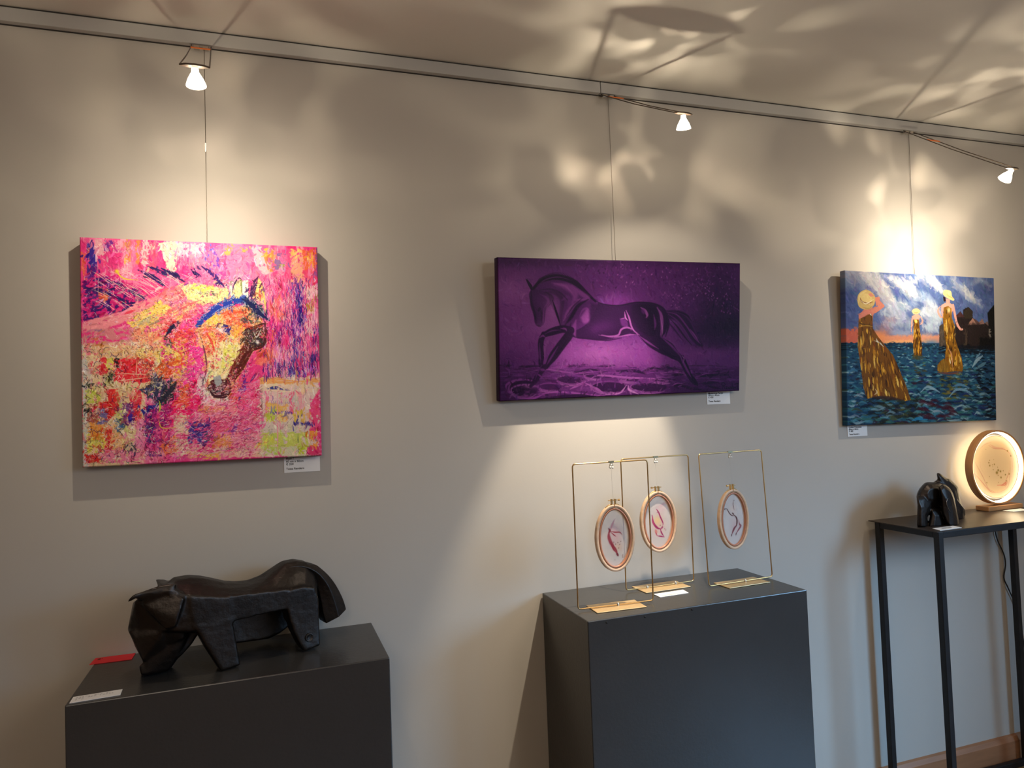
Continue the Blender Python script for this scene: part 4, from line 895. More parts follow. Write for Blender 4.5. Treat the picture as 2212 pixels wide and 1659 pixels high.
    p.glow((312, 300), 11, (240, 214, 60), 1); L([(316, 306), (335, 330), (370, 346), (438, 352)], 8, (236, 208, 70), 1, 2, None, (1, .3))
    Pl([(104, 604), (250, 562), (340, 540), (430, 496), (560, 440), (520, 520), (380, 590), (250, 640), (110, 660)], (243, 146, 158), 1, 10, D(.06), wob=6); L([(350, 555), (420, 530)], 16, (236, 60, 90), .9); R(104, 640, 420, 745, (214, 140, 140), .85, D(.3)); R(120, 650, 240, 700, (120, 90, 150), .6, D(.6)); R(150, 742, 430, 806, (230, 180, 136), .95, Hh(.15)); R(130, 700, 200, 745, (236, 120, 60), .8, D(.5))
    Pl([(420, 508), (560, 440), (650, 390), (780, 375), (740, 450), (540, 530)], (243, 140, 152), 1, 10, D(.12), wob=6); R(560, 400, 720, 470, (246, 110, 110), .7, D(.5))
    Pl([(366, 596), (500, 520), (570, 478), (650, 520), (580, 590), (410, 650)], (246, 206, 104), 1, 10, D(.15), wob=6); L([(440, 620), (510, 585), (590, 560)], 44, (176, 160, 130), .9, 8, D(.45)); Pl([(560, 590), (660, 500), (830, 460), (780, 560), (660, 640), (560, 680)], (240, 110, 124), 1, 10, D(.2), wob=6); Pl([(600, 560), (760, 480), (840, 470), (700, 580)], (247, 196, 130), .9, 8, D(.4))
    Pl([(400, 640), (560, 600), (640, 650), (560, 720), (420, 720)], (243, 190, 110), .9, 12, D(.3), wob=8); R(400, 650, 640, 760, (240, 130, 110), .8, D(.45)); L([(560, 680), (600, 640), (660, 600)], 40, (232, 50, 70), .95, 5, D(.2)); L([(600, 700), (640, 640), (680, 600)], 34, (30, 34, 76), .95, 5, D(.3)); R(596, 690, 642, 790, (40, 60, 52), .9, D(.45)); R(640, 640, 790, 790, (238, 84, 72), .9, D(.3)); R(560, 740, 720, 840, (243, 214, 100), .9, D(.35)); R(650, 700, 740, 780, (247, 150, 90), .8, D(.45)); R(420, 760, 560, 830, (245, 200, 110), .8, D(.4))
    Pl([(540, 880), (640, 810), (710, 830), (690, 900), (600, 945), (520, 950)], (228, 96, 46), .95, 10, D(.25), wob=6); R(640, 800, 740, 940, (243, 196, 90), .85, D(.45)); R(510, 910, 590, 960, (50, 50, 80), .9, D(.4)); R(430, 820, 520, 960, (190, 90, 60), .7, D(.55)); R(690, 880, 760, 960, (120, 40, 130), .6, D(.6))
    # crest in front of the ears
    Pl([(700, 400), (780, 370), (980, 405), (1000, 470), (860, 500), (740, 470)], (240, 222, 150), 1, 10, D(.1), wob=6); L([(800, 430), (860, 434), (930, 436)], 14, (70, 66, 90), .9, 3, D(.3)); R(760, 380, 900, 425, (248, 222, 90), .8, D(.4)); Pl([(985, 360), (1100, 352), (1105, 465), (1000, 475)], (250, 244, 226), 1, 8, D(.08))
    # head
    Pl([(800, 640), (860, 575), (960, 505), (1100, 505), (1200, 600), (1205, 720), (1130, 780), (1040, 930), (990, 1040), (900, 1060), (820, 1010), (850, 880), (800, 760)], (244, 170, 112), 1, 8, D(.04), wob=5)
    Pl([(940, 540), (1090, 515), (1120, 620), (1060, 690), (980, 640)], (240, 96, 66), .95, 10, D(.3), wob=6); Pl([(815, 645), (930, 600), (960, 700), (930, 800), (840, 780)], (240, 100, 84), .95, 10, D(.3), wob=6)
    R(850, 570, 940, 620, (246, 214, 96), .9, D(.35)); R(900, 720, 960, 800, (234, 44, 60), .9, D(.35)); R(860, 660, 900, 760, (247, 214, 96), .9, D(.35)); R(1000, 620, 1060, 700, (247, 190, 80), .8, D(.4)); Pl([(930, 720), (1010, 680), (1060, 760), (1000, 880), (940, 1000), (860, 960), (860, 820)], (247, 234, 170), .95, 10, D(.18), wob=6); R(880, 740, 930, 880, (236, 70, 70), .8, D(.5)); R(950, 740, 1030, 880, (232, 226, 90), .8, D(.5)); R(965, 690, 1000, 720, (186, 180, 200), .9, D(.2))
    Pl([(905, 640), (930, 608), (990, 622), (992, 668), (950, 672)], (236, 196, 200), .95, 5); Pl([(945, 615), (992, 628), (988, 668), (962, 655)], (52, 44, 132), 1, 4, D(.12)); p.glow((935, 650), 14, (250, 246, 244), .9); L([(880, 660), (915, 612), (960, 604)], 6, (60, 50, 110), .8)
    Pl([(1092, 640), (1200, 606), (1208, 700), (1190, 750), (1128, 775), (1060, 880), (1018, 955), (962, 952), (1000, 866), (1080, 730)], (96, 34, 32), 1, 6, D(.06), wob=4); Pl([(1070, 650), (1190, 640), (1195, 740), (1120, 760), (1060, 720)], (58, 44, 46), .95, 8, D(.3), wob=5); L([(1130, 650), (1150, 690), (1180, 640)], 8, (200, 196, 190), .9); L([(1100, 740), (1150, 700)], 6, (214, 206, 200), .9); p.glow((1156, 720), 12, (238, 230, 232), 1); L([(1000, 900), (1050, 820), (1100, 760)], 16, (150, 52, 40), .8, 4, D(.4)); L([(1120, 640), (1200, 620)], 18, (166, 50, 36), .8, 4, D(.3))
    # bridle band
    L([(796, 622), (850, 566), (920, 512), (1000, 480), (1066, 462)], 50, (36, 66, 172), 1, 4, D(.14), (.5, 1)); L([(1060, 462), (1110, 486), (1170, 545), (1222, 584)], 56, (24, 36, 96), 1, 4, D(.12), (.8, .5)); R(1060, 500, 1190, 610, (40, 60, 70), .8, D(.5)); L([(830, 590), (930, 525), (1040, 480)], 4, (200, 220, 250), .9, 1); L([(1090, 470), (1150, 540), (1200, 590)], 4, (190, 200, 220), .9, 1); R(1020, 440, 1090, 500, (44, 84, 190), .8, D(.4))
    Pl([(1002, 440), (1020, 375), (1046, 338), (1062, 350), (1062, 440), (1030, 462)], (247, 232, 166), 1, 4, D(.05)); L([(1004, 430), (1018, 376), (1046, 340), (1064, 352)], 9, (70, 40, 90), .95); L([(1056, 350), (1060, 440)], 12, (150, 160, 90), .8, 3, D(.4)); Pl([(1108, 450), (1128, 378), (1160, 328), (1192, 386), (1204, 500), (1176, 476)], (246, 216, 128), 1, 4); Pl([(1106, 452), (1128, 376), (1164, 328), (1150, 400), (1130, 470)], (64, 22, 84), 1, 5, D(.15)); L([(1168, 400), (1176, 470)], 14, (236, 80, 70), .95, 4); L([(1188, 390), (1200, 490)], 10, (244, 224, 90), .9)
    # jaw and muzzle
    Pl([(752, 730), (835, 752), (826, 850), (780, 930), (700, 990), (740, 860)], (250, 62, 164), 1, 8, D(.08), wob=5); Pl([(800, 920), (860, 900), (850, 990), (900, 1060), (830, 1050), (790, 1000)], (232, 214, 214), .95, 8, D(.3), wob=5); Pl([(852, 985), (895, 945), (990, 945), (1000, 1010), (960, 1048), (890, 1050)], (92, 30, 42), 1, 6, D(.14), wob=4); Pl([(888, 925), (935, 915), (946, 968), (905, 990)], (156, 160, 170), 1, 5); L([(870, 960), (890, 1010), (980, 1020)], 14, (30, 26, 40), .95, 3, D(.25)); R(820, 1030, 990, 1075, (246, 226, 226), .8, D(.45)); L([(840, 1000), (860, 940)], 12, (236, 80, 90), .9); L([(820, 890), (830, 960), (810, 1010)], 12, (70, 40, 70), .7, 4, D(.5))
    R(990, 900, 1040, 1020, (246, 110, 120), .7, D(.5))
    # brushwork broken up stroke by stroke, then the fine ridges of the crumpled ground
    whole = [(100, 105), (1510, 165), (1530, 1385), (106, 1455)]; horse = [(380, 560), (760, 360), (1180, 330), (1220, 640), (1000, 1080), (780, 1060), (520, 980), (400, 800)]; low = [(600, 1000), (1180, 950), (1190, 1390), (620, 1410)]
    flow = lambda u, v: 1.57 if u > .75 or v < .15 else (2.6 if u < .55 and v < .6 else 2.0)
    p.dabs(2600, 46, 12, whole, flow, 18, 20, .8, 31, .35); p.dabs(2200, 22, 7, horse, None, 9, 30, .75, 32); p.dabs(1200, 26, 7, [(104, 735), (620, 720), (620, 1440), (110, 1455)], 1.4, 9, 26, .75, 33, .5); p.dabs(1400, 36, 7, low, 2.8, 16, 24, .75, 34, .4); p.dabs(900, 60, 7, [(1190, 340), (1515, 350), (1525, 930), (1190, 930)], 1.57, 14, 30, .75, 35, .1)
    W_, K_ = [(254, 246, 236), (252, 220, 210), (250, 240, 190)], [(34, 16, 40), (60, 22, 70), (40, 30, 90), (90, 30, 30)]
    p.flecks(1500, 15, 2.6, W_, horse, .75, 41); p.flecks(1100, 14, 2.8, K_, horse, .75, 42); p.flecks(700, 20, 2.8, [(254, 190, 214), (255, 226, 232), (244, 120, 170)], low, .8, 43, 2.8, .7); p.flecks(260, 18, 2.6, K_, low, .6, 44, 2.8, .8)
    p.flecks(1500, 22, 2.6, [(252, 200, 216), (250, 226, 230), (226, 30, 120)], whole, .6, 45, 1.5, .9); p.flecks(500, 16, 2.4, K_, whole, .5, 46, 1.5, 1.0); p.flecks(500, 40, 3, [(250, 210, 226), (236, 60, 150), (60, 30, 130)], [(1190, 340), (1515, 350), (1525, 930), (1190, 930)], .8, 47, 1.57, .12); p.flecks(700, 24, 3.4, W_+K_, [(104, 735), (620, 720), (620, 1440), (110, 1455)], .75, 48)
    p.crackle(horse, (254, 244, 226), .35, 7, .05, 75)
    # redrawn accents over the broken ground
    for P_, w_, c in (([(820, 612), (862, 560), (924, 512), (1000, 482), (1066, 464)], 26, (34, 62, 172)), ([(1064, 464), (1112, 490), (1170, 548), (1218, 584)], 28, (22, 30, 86)), ([(1004, 430), (1018, 376), (1046, 340), (1064, 352)], 8, (60, 34, 84)), ([(1110, 450), (1130, 376), (1162, 330)], 14, (58, 20, 80)), ([(1030, 900), (1080, 800), (1130, 745)], 22, (84, 28, 28)), ([(866, 1000), (900, 1040), (980, 1030)], 16, (60, 22, 36)), ([(600, 690), (640, 636), (680, 596)], 18, (26, 28, 66)), ([(948, 620), (990, 632), (980, 664)], 14, (44, 36, 126)), ([(560, 1090), (630, 1010), (668, 962)], 26, (40, 40, 60)), ([(470, 296), (550, 340), (600, 386)], 14, (42, 22, 92)), ([(590, 286), (660, 326), (716, 362)], 16, (36, 20, 84)), ([(830, 276), (890, 322), (956, 392)], 16, (60, 26, 120)), ([(520, 272), (600, 318)], 16, (40, 22, 92)), ([(640, 300), (700, 345)], 12, (30, 18, 70))): L(P_, w_, c, .9, 3, D(.2))
    for P_, w_, c, a_ in (([(1100, 640), (1200, 612), (1204, 690), (1188, 745), (1130, 770)], 16, (70, 30, 34), .85), ([(1126, 772), (1060, 876), (1014, 952)], 24, (88, 30, 28), .9), ([(1092, 700), (1030, 820), (990, 900)], 10, (120, 40, 30), .8), ([(800, 650), (830, 740), (850, 860), (830, 960)], 9, (90, 40, 70), .7), ([(905, 640), (930, 612), (985, 622)], 7, (50, 30, 60), .9), ([(855, 990), (890, 948), (985, 946)], 12, (80, 24, 36), .9), ([(890, 1048), (960, 1046), (998, 1010)], 12, (60, 20, 34), .9), ([(840, 930), (856, 985), (900, 1056)], 8, (60, 40, 50), .7), ([(915, 700), (900, 800), (905, 900)], 12, (250, 240, 190), .7), ([(960, 720), (950, 820), (930, 910)], 10, (236, 228, 110), .7), ([(985, 560), (1060, 540), (1100, 590)], 14, (236, 80, 50), .7), ([(850, 660), (880, 720), (900, 780)], 14, (232, 50, 60), .7), ([(1020, 700), (1040, 650), (1070, 610)], 12, (248, 190, 70), .7), ([(1060, 350), (1064, 440)], 8, (120, 130, 70), .8), ([(1110, 446), (1140, 440), (1176, 474)], 8, (60, 30, 60), .8), ([(1180, 380), (1200, 470), (1204, 540)], 7, (240, 220, 90), .8), ([(440, 600), (540, 540), (620, 500)], 12, (248, 216, 100), .7), ([(500, 620), (600, 580)], 14, (120, 110, 110), .6), ([(640, 560), (740, 500), (820, 470)], 12, (240, 90, 110), .7), ([(560, 720), (620, 780), (600, 860)], 12, (246, 200, 90), .6), ([(640, 760), (700, 800), (690, 900)], 12, (230, 70, 60), .6), ([(560, 930), (640, 850), (700, 830)], 18, (220, 84, 40), .8)): L(P_, w_, c, a_, 3, D(.25))
    Pl([(890, 930), (932, 920), (942, 964), (908, 984)], (164, 168, 176), .9, 4); p.glow((936, 650), 10, (250, 246, 244), .9); p.glow((1157, 720), 9, (240, 232, 234), 1); L([(1130, 655), (1150, 690), (1176, 645)], 6, (206, 200, 196), .9)
    for _ in range(46):
        x, y = rs.uniform(130, 700), rs.uniform(275, 470)
        if y > 560-(x-120)*0.36 or y < 250: continue
        l = rs.uniform(60, 130); s_ = rs.uniform(.4, .75); L([(x, y), (x+l*.5, y+l*s_*.42), (x+l, y+l*s_)], 3, [(250, 206, 206), (246, 226, 196), (244, 160, 196)][rs.randint(3)], .9, 1)
    p.glow((312, 300), 11, (240, 214, 60), 1); L([(316, 306), (335, 330), (370, 346), (438, 352)], 8, (236, 208, 70), 1, 2, None, (1, .3))
    L([(300, 905), (500, 915)], 5, (250, 200, 170), .95, 1); L([(290, 955), (500, 930)], 5, (250, 206, 180), .95, 1); L([(430, 830), (425, 930)], 5, (246, 190, 160), .9, 1); L([(565, 1070), (570, 1110), (560, 1140)], 10, (180, 200, 60), .95); L([(560, 1180), (580, 1230), (660, 1228)], 7, (230, 190, 70), .9)
    for i in range(9):                         # small marks scratched along the lower edge
        x = 500+i*9; L([(x, 1385), (x+5, 1395), (x, 1402)], 4, (70, 40, 130), .9)
    for i, c in enumerate(((138, 1386), (150, 1384), (164, 1385), (180, 1384), (196, 1386))): L([c, (c[0]+4, c[1]+10)], 4, (246, 200, 170), .95)
    L([(1288, 1350), (1300, 1332), (1320, 1335), (1300, 1345)], 3, (150, 120, 110), .8); L([(1398, 1335), (1402, 1372)], 3, (130, 100, 90), .8); L([(1398, 1338), (1425, 1336), (1420, 1352), (1402, 1354), (1425, 1370)], 3, (140, 110, 90), .8); L([(1468, 1325), (1464, 1360)], 3, (130, 80, 100), .8)
    return p
P1 = art_pink()
canvas('square pink and yellow abstract painting of a horse head', -0.1496, 1.6917, 0.6, 0.6, -0.0044, 0.010, -0.046, 0.040, P1, paint_material('oil_pink', 0.45, (90, 0.35, 1.5)), gain=0.80)
# ------------------------------------------------------------------ purple leaping horse
def art_purple():
    p = Paint(840, 420, [(374, 108), (2037, 145), (2022, 1020), (381, 1096)], (96, 40, 112), seed=4)
    def C(l):                                   # one hue: near black purple to pale orchid
        s = [(0, (26, 6, 36)), (.2, (52, 14, 66)), (.4, (90, 34, 106)), (.6, (128, 58, 138)), (.8, (166, 98, 168)), (1, (204, 150, 200))]
        for (a, c), (b, d) in zip(s, s[1:]):
            if l <= b: t = (l-a)/(b-a); return tuple(c[i]+(d[i]-c[i])*t for i in range(3))
        return s[-1][1]
    G = lambda x, y, r, l, a=.8, ry=None: p.glow((x, y), r, C(l), a, ry)
    L = lambda P_, w, l, a=.9, soft=6, tex=None, tp=(.3, .3): p.line(P_, w, C(l), a, soft, tex, tp)
    PL = lambda P_, l, a=1, soft=8, tex=None, cv=True: p.poly(P_, C(l), a, soft, tex, cv)
    rs = np.random.RandomState(8)
    p.mix((slice(None), slice(None)), smooth01((p.tx['big']-.4)/.3)*.25, C(.5))
    # background light and dark
    G(460, 340, 150, .78, .9, 130); G(520, 560, 240, .60, .8, 200); G(430, 180, 120, .50, .6, 80); G(700, 560, 160, .66, .7, 120); G(640, 640, 110, .66, .6, 60)
    G(1150, 330, 300, .42, .5, 120); G(1000, 200, 300, .40, .7, 110); G(1500, 220, 340, .34, .8, 120); G(1250, 390, 300, .46, .5, 50); G(1650, 400, 180, .38, .7, 100)
    G(1900, 300, 220, .22, .85, 230); G(1960, 580, 170, .04, .95, 130); G(1800, 600, 160, .14, .8, 110); G(1920, 440, 140, .16, .7, 70); G(1880, 700, 130, .20, .6, 40)
    G(1120, 780, 330, .70, .9, 90); G(1040, 760, 150, .80, .5, 40); G(850, 760, 160, .62, .7, 70); G(1400, 800, 220, .58, .8, 70); G(1780, 770, 220, .52, .8, 45); G(560, 720, 200, .55, .6, 60); G(450, 800, 160, .40, .6, 40)
    p.rect(370, 100, 2040, 165, C(.16), .5, None, 60, 10)
    for _ in range(420):                       # dabs of blossom in the upper right
        x, y = rs.uniform(900, 2020), rs.uniform(150, 560)
        if y > 200+(x-900)*0.36+rs.uniform(-60, 60) or (x > 1900 and y > 480): continue
        l = rs.choice([.2, .3, .45, .6, .72], p=[.2, .25, .25, .2, .1]); d = rs.uniform(6, 16); an = rs.uniform(0, 3.1)
        L([(x, y), (x+d*math.cos(an)*.6, y+d*.8), (x+d*math.cos(an), y+d*math.sin(an))], rs.uniform(5, 11), l, .65, 5)
    for cx, cy, r, n in ((1720, 300, 60, 26), (1960, 440, 40, 16), (1600, 360, 60, 18), (1230, 200, 120, 24), (1500, 230, 120, 20), (1820, 240, 80, 16), (1870, 370, 60, 16)):
        for _ in range(n):
            x, y = rs.normal(cx, r), rs.normal(cy, r*.6)
            if y < 140: continue
            L([(x, y), (x+rs.uniform(-8, 8), y+rs.uniform(4, 14)), (x+rs.uniform(-12, 12), y+rs.uniform(0, 10))], rs.uniform(4, 8), rs.choice([.62, .72, .82]), .7, 4)
    # rippled water
    p.rect(370, 868, 2040, 1110, C(.26), .75, ('h', .28), 40, 10); p.rect(370, 960, 2040, 1110, C(.22), .6, None, 60, 10); G(1000, 900, 500, .48, .55, 30); G(1100, 1000, 420, .56, .6, 60)
    for _ in range(70):
        x, y = rs.uniform(380, 2000), rs.uniform(850, 960); w_ = rs.uniform(40, 170); L([(x, y), (x+w_*.5, y+rs.uniform(-8, 6)), (x+w_, y+rs.uniform(-6, 6))], rs.uniform(6, 14), rs.choice([.08, .14, .5, .6]), .6, 8)
    for P_, w_, l in (([(380, 850), (430, 855), (460, 850)], 14, .06), ([(560, 900), (700, 880), (900, 905), (1080, 890)], 8, .66), ([(900, 900), (1000, 880), (1120, 896)], 10, .1), ([(1330, 900), (1430, 870), (1500, 880)], 14, .1), ([(1200, 860), (1300, 856)], 8, .6), ([(1180, 890), (1310, 888), (1380, 910)], 20, .1), ([(1480, 905), (1580, 895), (1680, 925), (1720, 950)], 10, .68), ([(1490, 850), (1560, 870)], 14, .12), ([(1560, 915), (1650, 910)], 16, .08), ([(1740, 930), (1850, 910), (1950, 915)], 26, .08), ([(1720, 930), (1800, 905), (1900, 900)], 8, .6), ([(1750, 975), (1880, 965)], 20, .1), ([(1800, 990), (1890, 1010)], 14, .06)):
        L(P_, w_, l, .9, 7)
    for (cx, cy, rx, ry, dk) in ((860, 950, 90, 30, .16), (1130, 1000, 125, 38, .12), (1400, 1000, 125, 34, .10), (540, 1010, 100, 60, .12), (1020, 925, 60, 16, .14), (1500, 950, 90, 16, .14), (720, 1000, 80, 26, .2), (1270, 950, 60, 12, .14)):
        ring = [(cx+rx*math.cos(t), cy+ry*math.sin(t)) for t in np.linspace(0, 2*math.pi, 13)]
        PL(ring[:-1], dk, .85, 12); L(ring[2:9], 12, .70, .7, 8, None, (.2, .2)); L(ring[7:12], 9, .62, .6, 8, None, (.2, .2)); L([(a, b+10) for a, b in ring[1:6]], 8, .86, .6, 8)
    L([(980, 960), (1060, 920), (1260, 935), (1400, 940), (1600, 960)], 11, .72); L([(1260, 990), (1268, 1020), (1330, 1048)], 14, .9); L([(1250, 985), (1200, 1040), (1100, 1052)], 12, .86); L([(960, 970), (1040, 1010), (1090, 1045)], 16, .72); L([(860, 1015), (920, 985), (970, 960)], 16, .7); L([(1540, 1010), (1600, 975), (1680, 1000)], 12, .66); L([(1550, 1000), (1610, 985), (1700, 1010), (1800, 1025)], 18, .10); L([(640, 1050), (800, 1035), (960, 1050), (1100, 1060)], 12, .66); L([(640, 1080), (900, 1062), (1040, 1068)], 22, .10); L([(420, 1030), (430, 980), (520, 950), (640, 960)], 14, .62); L([(470, 1060), (460, 1010), (540, 985), (640, 1000), (670, 1030)], 12, .7); L([(520, 1075), (600, 1080), (680, 1050)], 14, .6); G(590, 995, 36, .86, .7, 12)
    p.dabs(2400, 44, 11, None, lambda u, v: 0.1 if v > .78 else 1.2, 12, 9, .55, 52, .8)
    # horse body
    hind = [(1300, 416), (1400, 412), (1475, 428), (1525, 470), (1540, 540), (1520, 620), (1500, 660), (1560, 720), (1630, 780), (1665, 840), (1690, 900), (1740, 975), (1728, 990), (1690, 965), (1650, 900), (1612, 830), (1560, 800), (1480, 765), (1400, 716), (1345, 655), (1310, 600)]
    body = [(820, 600), (800, 540), (860, 420), (980, 380), (1060, 415), (1180, 436), (1310, 416), (1420, 425), (1500, 470), (1440, 600), (1340, 640), (1270, 630), (1200, 655), (1100, 672), (1000, 668), (900, 660)]
    neck = [(606, 322), (660, 270), (730, 244), (800, 240), (880, 265), (950, 318), (1010, 378), (1060, 412), (980, 560), (860, 620), (795, 585), (780, 500), (744, 420), (716, 380), (660, 345)]
    head = [(600, 320), (650, 330), (720, 360), (742, 392), (705, 450), (692, 520), (686, 560), (664, 582), (636, 578), (620, 550), (614, 480), (592, 410), (584, 360)]
    PL(hind, .13, 1, 8); PL(body, .17, 1, 8); PL(neck, .34, 1, 8); PL(head, .26, 1, 6)
    PL([(560, 252), (575, 258), (604, 296), (614, 330), (596, 330), (580, 300)], .08, 1, 4, None, False)
    L([(615, 318), (665, 268), (740, 242), (820, 246), (900, 278), (970, 340), (1040, 408)], 34, .07, 1, 8, None, (.5, .4)); L([(640, 300), (700, 258), (780, 240), (860, 256)], 7, .5, .6, 5)
    for i in range(26):
        t = i/25; x = 640+t*230; y = 262-60*math.sin(t*2.6)+t*30; L([(x, y+14), (x+10, y-4), (x+22, y-16)], 3.5, .12, .75, 3)
    # neck muscles
    L([(760, 290), (850, 310), (900, 360), (880, 420)], 44, .62, .75, 26); L([(740, 280), (830, 300), (880, 350)], 12, .7, .6, 12); L([(880, 300), (940, 350), (985, 388), (900, 400)], 30, .62, .7, 18); L([(690, 348), (760, 350), (810, 400), (800, 500), (805, 570)], 26, .16, .9, 14); L([(720, 360), (740, 420), (775, 500), (795, 575)], 16, .06, .95, 8); L([(810, 400), (850, 380), (860, 440), (820, 520)], 26, .46, .7, 16); L([(660, 330), (730, 325), (800, 350), (850, 400)], 12, .14, .8, 8); L([(930, 395), (860, 470), (820, 540)], 24, .64, .75, 12); L([(990, 395), (920, 440), (870, 520), (830, 570)], 22, .08, .9, 10); L([(950, 385), (890, 440), (840, 510)], 10, .14, .7, 8)
    PL([(935, 520), (985, 460), (1000, 540), (960, 560)], .66, .75, 22); L([(905, 540), (890, 600), (900, 650)], 28, .62, .75, 14); L([(1000, 480), (980, 455), (950, 470), (930, 510)], 12, .58, .6, 8); L([(870, 560), (860, 610), (880, 655)], 14, .12, .8, 8)
    # trunk
    PL([(1010, 420), (1180, 440), (1290, 430), (1290, 600), (1180, 640), (1030, 620), (1000, 520)], .12, .8, 30); G(1100, 580, 70, .34, .5, 40); G(1040, 600, 40, .36, .5, 30); L([(1080, 640), (1140, 648), (1195, 640), (1216, 602), (1260, 588), (1310, 616), (1340, 640)], 12, .72, .9, 7); L([(1060, 640), (1160, 655), (1260, 640), (1330, 636)], 7, .8, .7, 5); L([(1230, 630), (1290, 612), (1320, 630)], 20, .16, .8, 8); PL([(1206, 525), (1250, 535), (1262, 580), (1220, 575)], .42, .8, 14); L([(1250, 470), (1270, 520), (1290, 590), (1330, 640)], 12, .74, .9, 6); L([(1240, 480), (1246, 520), (1262, 540)], 10, .8, .9, 5); L([(1210, 530), (1250, 520)], 8, .7, .7, 6); L([(870, 650), (1000, 668), (1120, 676), (1220, 660)], 10, .08, .8, 7); L([(1010, 385), (1090, 425), (1200, 436), (1320, 414), (1430, 420), (1500, 452)], 8, .04, .9, 6)
    # hind quarter
    PL([(1290, 430), (1420, 424), (1470, 480), (1440, 640), (1350, 620), (1290, 520)], .05, .85, 24); L([(1352, 450), (1380, 470), (1395, 500), (1388, 520)], 18, .7, .85, 9); L([(1360, 460), (1376, 490)], 26, .36, .7, 14); L([(1464, 450), (1490, 500), (1496, 570), (1486, 640)], 22, .68, .85, 11); L([(1440, 500), (1450, 560), (1446, 600)], 16, .5, .8, 10); L([(1486, 520), (1500, 600), (1492, 650)], 8, .84, .7, 6); L([(1520, 480), (1540, 560), (1520, 650)], 18, .10, .9, 9)
    L([(1486, 650), (1540, 690), (1590, 745), (1625, 790)], 20, .46, .8, 10); L([(1345, 650), (1400, 690), (1470, 735)], 12, .62, .75, 7); L([(1480, 740), (1550, 780), (1590, 810)], 26, .08, .9, 9); L([(1500, 660), (1560, 700), (1600, 750)], 8, .12, .8, 6); L([(1618, 780), (1640, 830), (1670, 890), (1700, 940)], 15, .5, .85, 7); L([(1638, 778), (1662, 840), (1690, 900)], 12, .06, .95, 6); L([(1632, 786), (1645, 800), (1640, 830)], 8, .7, .8, 5); L([(1690, 910), (1718, 960), (1734, 985)], 26, .06, 1, 7)
    # tail
    PL([(1525, 470), (1600, 468), (1660, 490), (1705, 560), (1742, 640), (1778, 712), (1740, 712), (1690, 660), (1640, 600), (1590, 540), (1540, 520)], .14, .9, 14)
    for P_, l in (([(1530, 480), (1600, 500), (1660, 570), (1720, 660), (1760, 700)], .5), ([(1540, 495), (1600, 540), (1660, 620), (1700, 690)], .42), ([(1570, 478), (1650, 500), (1700, 560), (1740, 650), (1775, 705)], .30), ([(1545, 520), (1600, 580), (1650, 650), (1700, 710)], .08), ([(1600, 475), (1665, 500), (1700, 540)], .08), ([(1530, 540), (1580, 600), (1640, 680)], .2), ([(1690, 600), (1720, 640), (1750, 690)], .6)): L(P_, 11, l, .85, 7)
    # head details
    L([(600, 340), (600, 420), (622, 500), (632, 560)], 18, .10, .8, 9); L([(660, 360), (700, 380), (715, 410), (690, 450)], 14, .5, .7, 9); G(650, 400, 34, .36, .6, 46); L([(660, 455), (672, 500), (668, 560)], 16, .12, .9, 8); L([(684, 460), (680, 530), (682, 560)], 9, .52, .75, 6); L([(700, 345), (738, 372), (745, 400), (712, 448)], 16, .06, .95, 7); L([(640, 575), (664, 582)], 12, .06, .9, 6); L([(648, 480), (655, 450)], 14, .08, .8, 7); G(745, 470, 60, .74, .7, 90); G(720, 580, 90, .70, .6, 36)
    L([(745, 400), (760, 450), (782, 520), (800, 580)], 12, .06, .95, 6)
    # fore legs
    L([(870, 610), (810, 600), (740, 618), (684, 640)], 46, .14, 1, 8, None, (1, .7)); L([(682, 636), (662, 690), (664, 780)], 36, .16, 1, 7, None, (.9, .9)); L([(664, 770), (660, 830), (668, 870)], 30, .18, 1, 7, None, (.9, .7)); L([(800, 596), (830, 598), (840, 612)], 12, .62, .8, 7); L([(690, 634), (740, 612), (800, 606)], 8, .46, .8, 6); L([(654, 660), (676, 646), (690, 656)], 12, .6, .8, 6); L([(654, 700), (656, 780), (660, 830)], 9, .46, .85, 5); L([(676, 700), (680, 780), (676, 830)], 7, .06, .9, 5)
    L([(850, 650), (800, 715), (745, 790), (700, 860)], 56, .10, 1, 9, None, (1, .5)); L([(780, 720), (730, 800), (700, 850)], 12, .44, .8, 7); L([(850, 660), (806, 730), (752, 800)], 10, .03, .9, 6); L([(690, 860), (650, 910), (620, 960), (590, 995)], 34, .15, 1, 8, None, (.9, .6)); L([(655, 880), (690, 884)], 16, .5, .8, 7); L([(640, 912), (664, 930)], 10, .56, .8, 6); L([(668, 850), (640, 900), (620, 950)], 10, .4, .8, 6); G(640, 1000, 40, .4, .6, 20)
    L([(720, 670), (690, 720), (688, 800)], 20, .72, .5, 12)
    p.dabs(700, 18, 5, None, lambda u, v: 0.1 if v > .78 else 1.2, 3, 6, .4, 51, .7)
    # signature
    s = .03; B = lambda P_, w=4.5: L(P_, w, s, 1, 2, None, (1, 1))
    B([(1908, 1012), (1910, 985)]); B([(1902, 985), (1904, 972), (1918, 968), (1926, 980), (1916, 994), (1926, 1012)]); B([(1934, 1008), (1940, 1000), (1934, 996), (1932, 1008), (1942, 1010)]); B([(1948, 1010), (1950, 998), (1958, 1010), (1962, 996)]); B([(1974, 974), (1974, 1008), (1966, 1004), (1974, 998)]); B([(1982, 1008), (1984, 998), (1990, 1002), (1984, 1010)]); B([(1996, 1006), (1998, 998), (2004, 996)]); B([(1992, 978), (2022, 970)]); B([(2012, 974), (2012, 1010)])
    return p
canvas('wide purple painting of a leaping dark horse over water', 1.1364, 1.757, 0.8927, 0.4469, 0.011, 0.102, -0.036, 0.033, art_purple(), paint_material('oil_purple', 0.42, (150, 0.15, 0.5)), gain=(0.56, 0.50, 0.57), edge=(24, 6, 32))

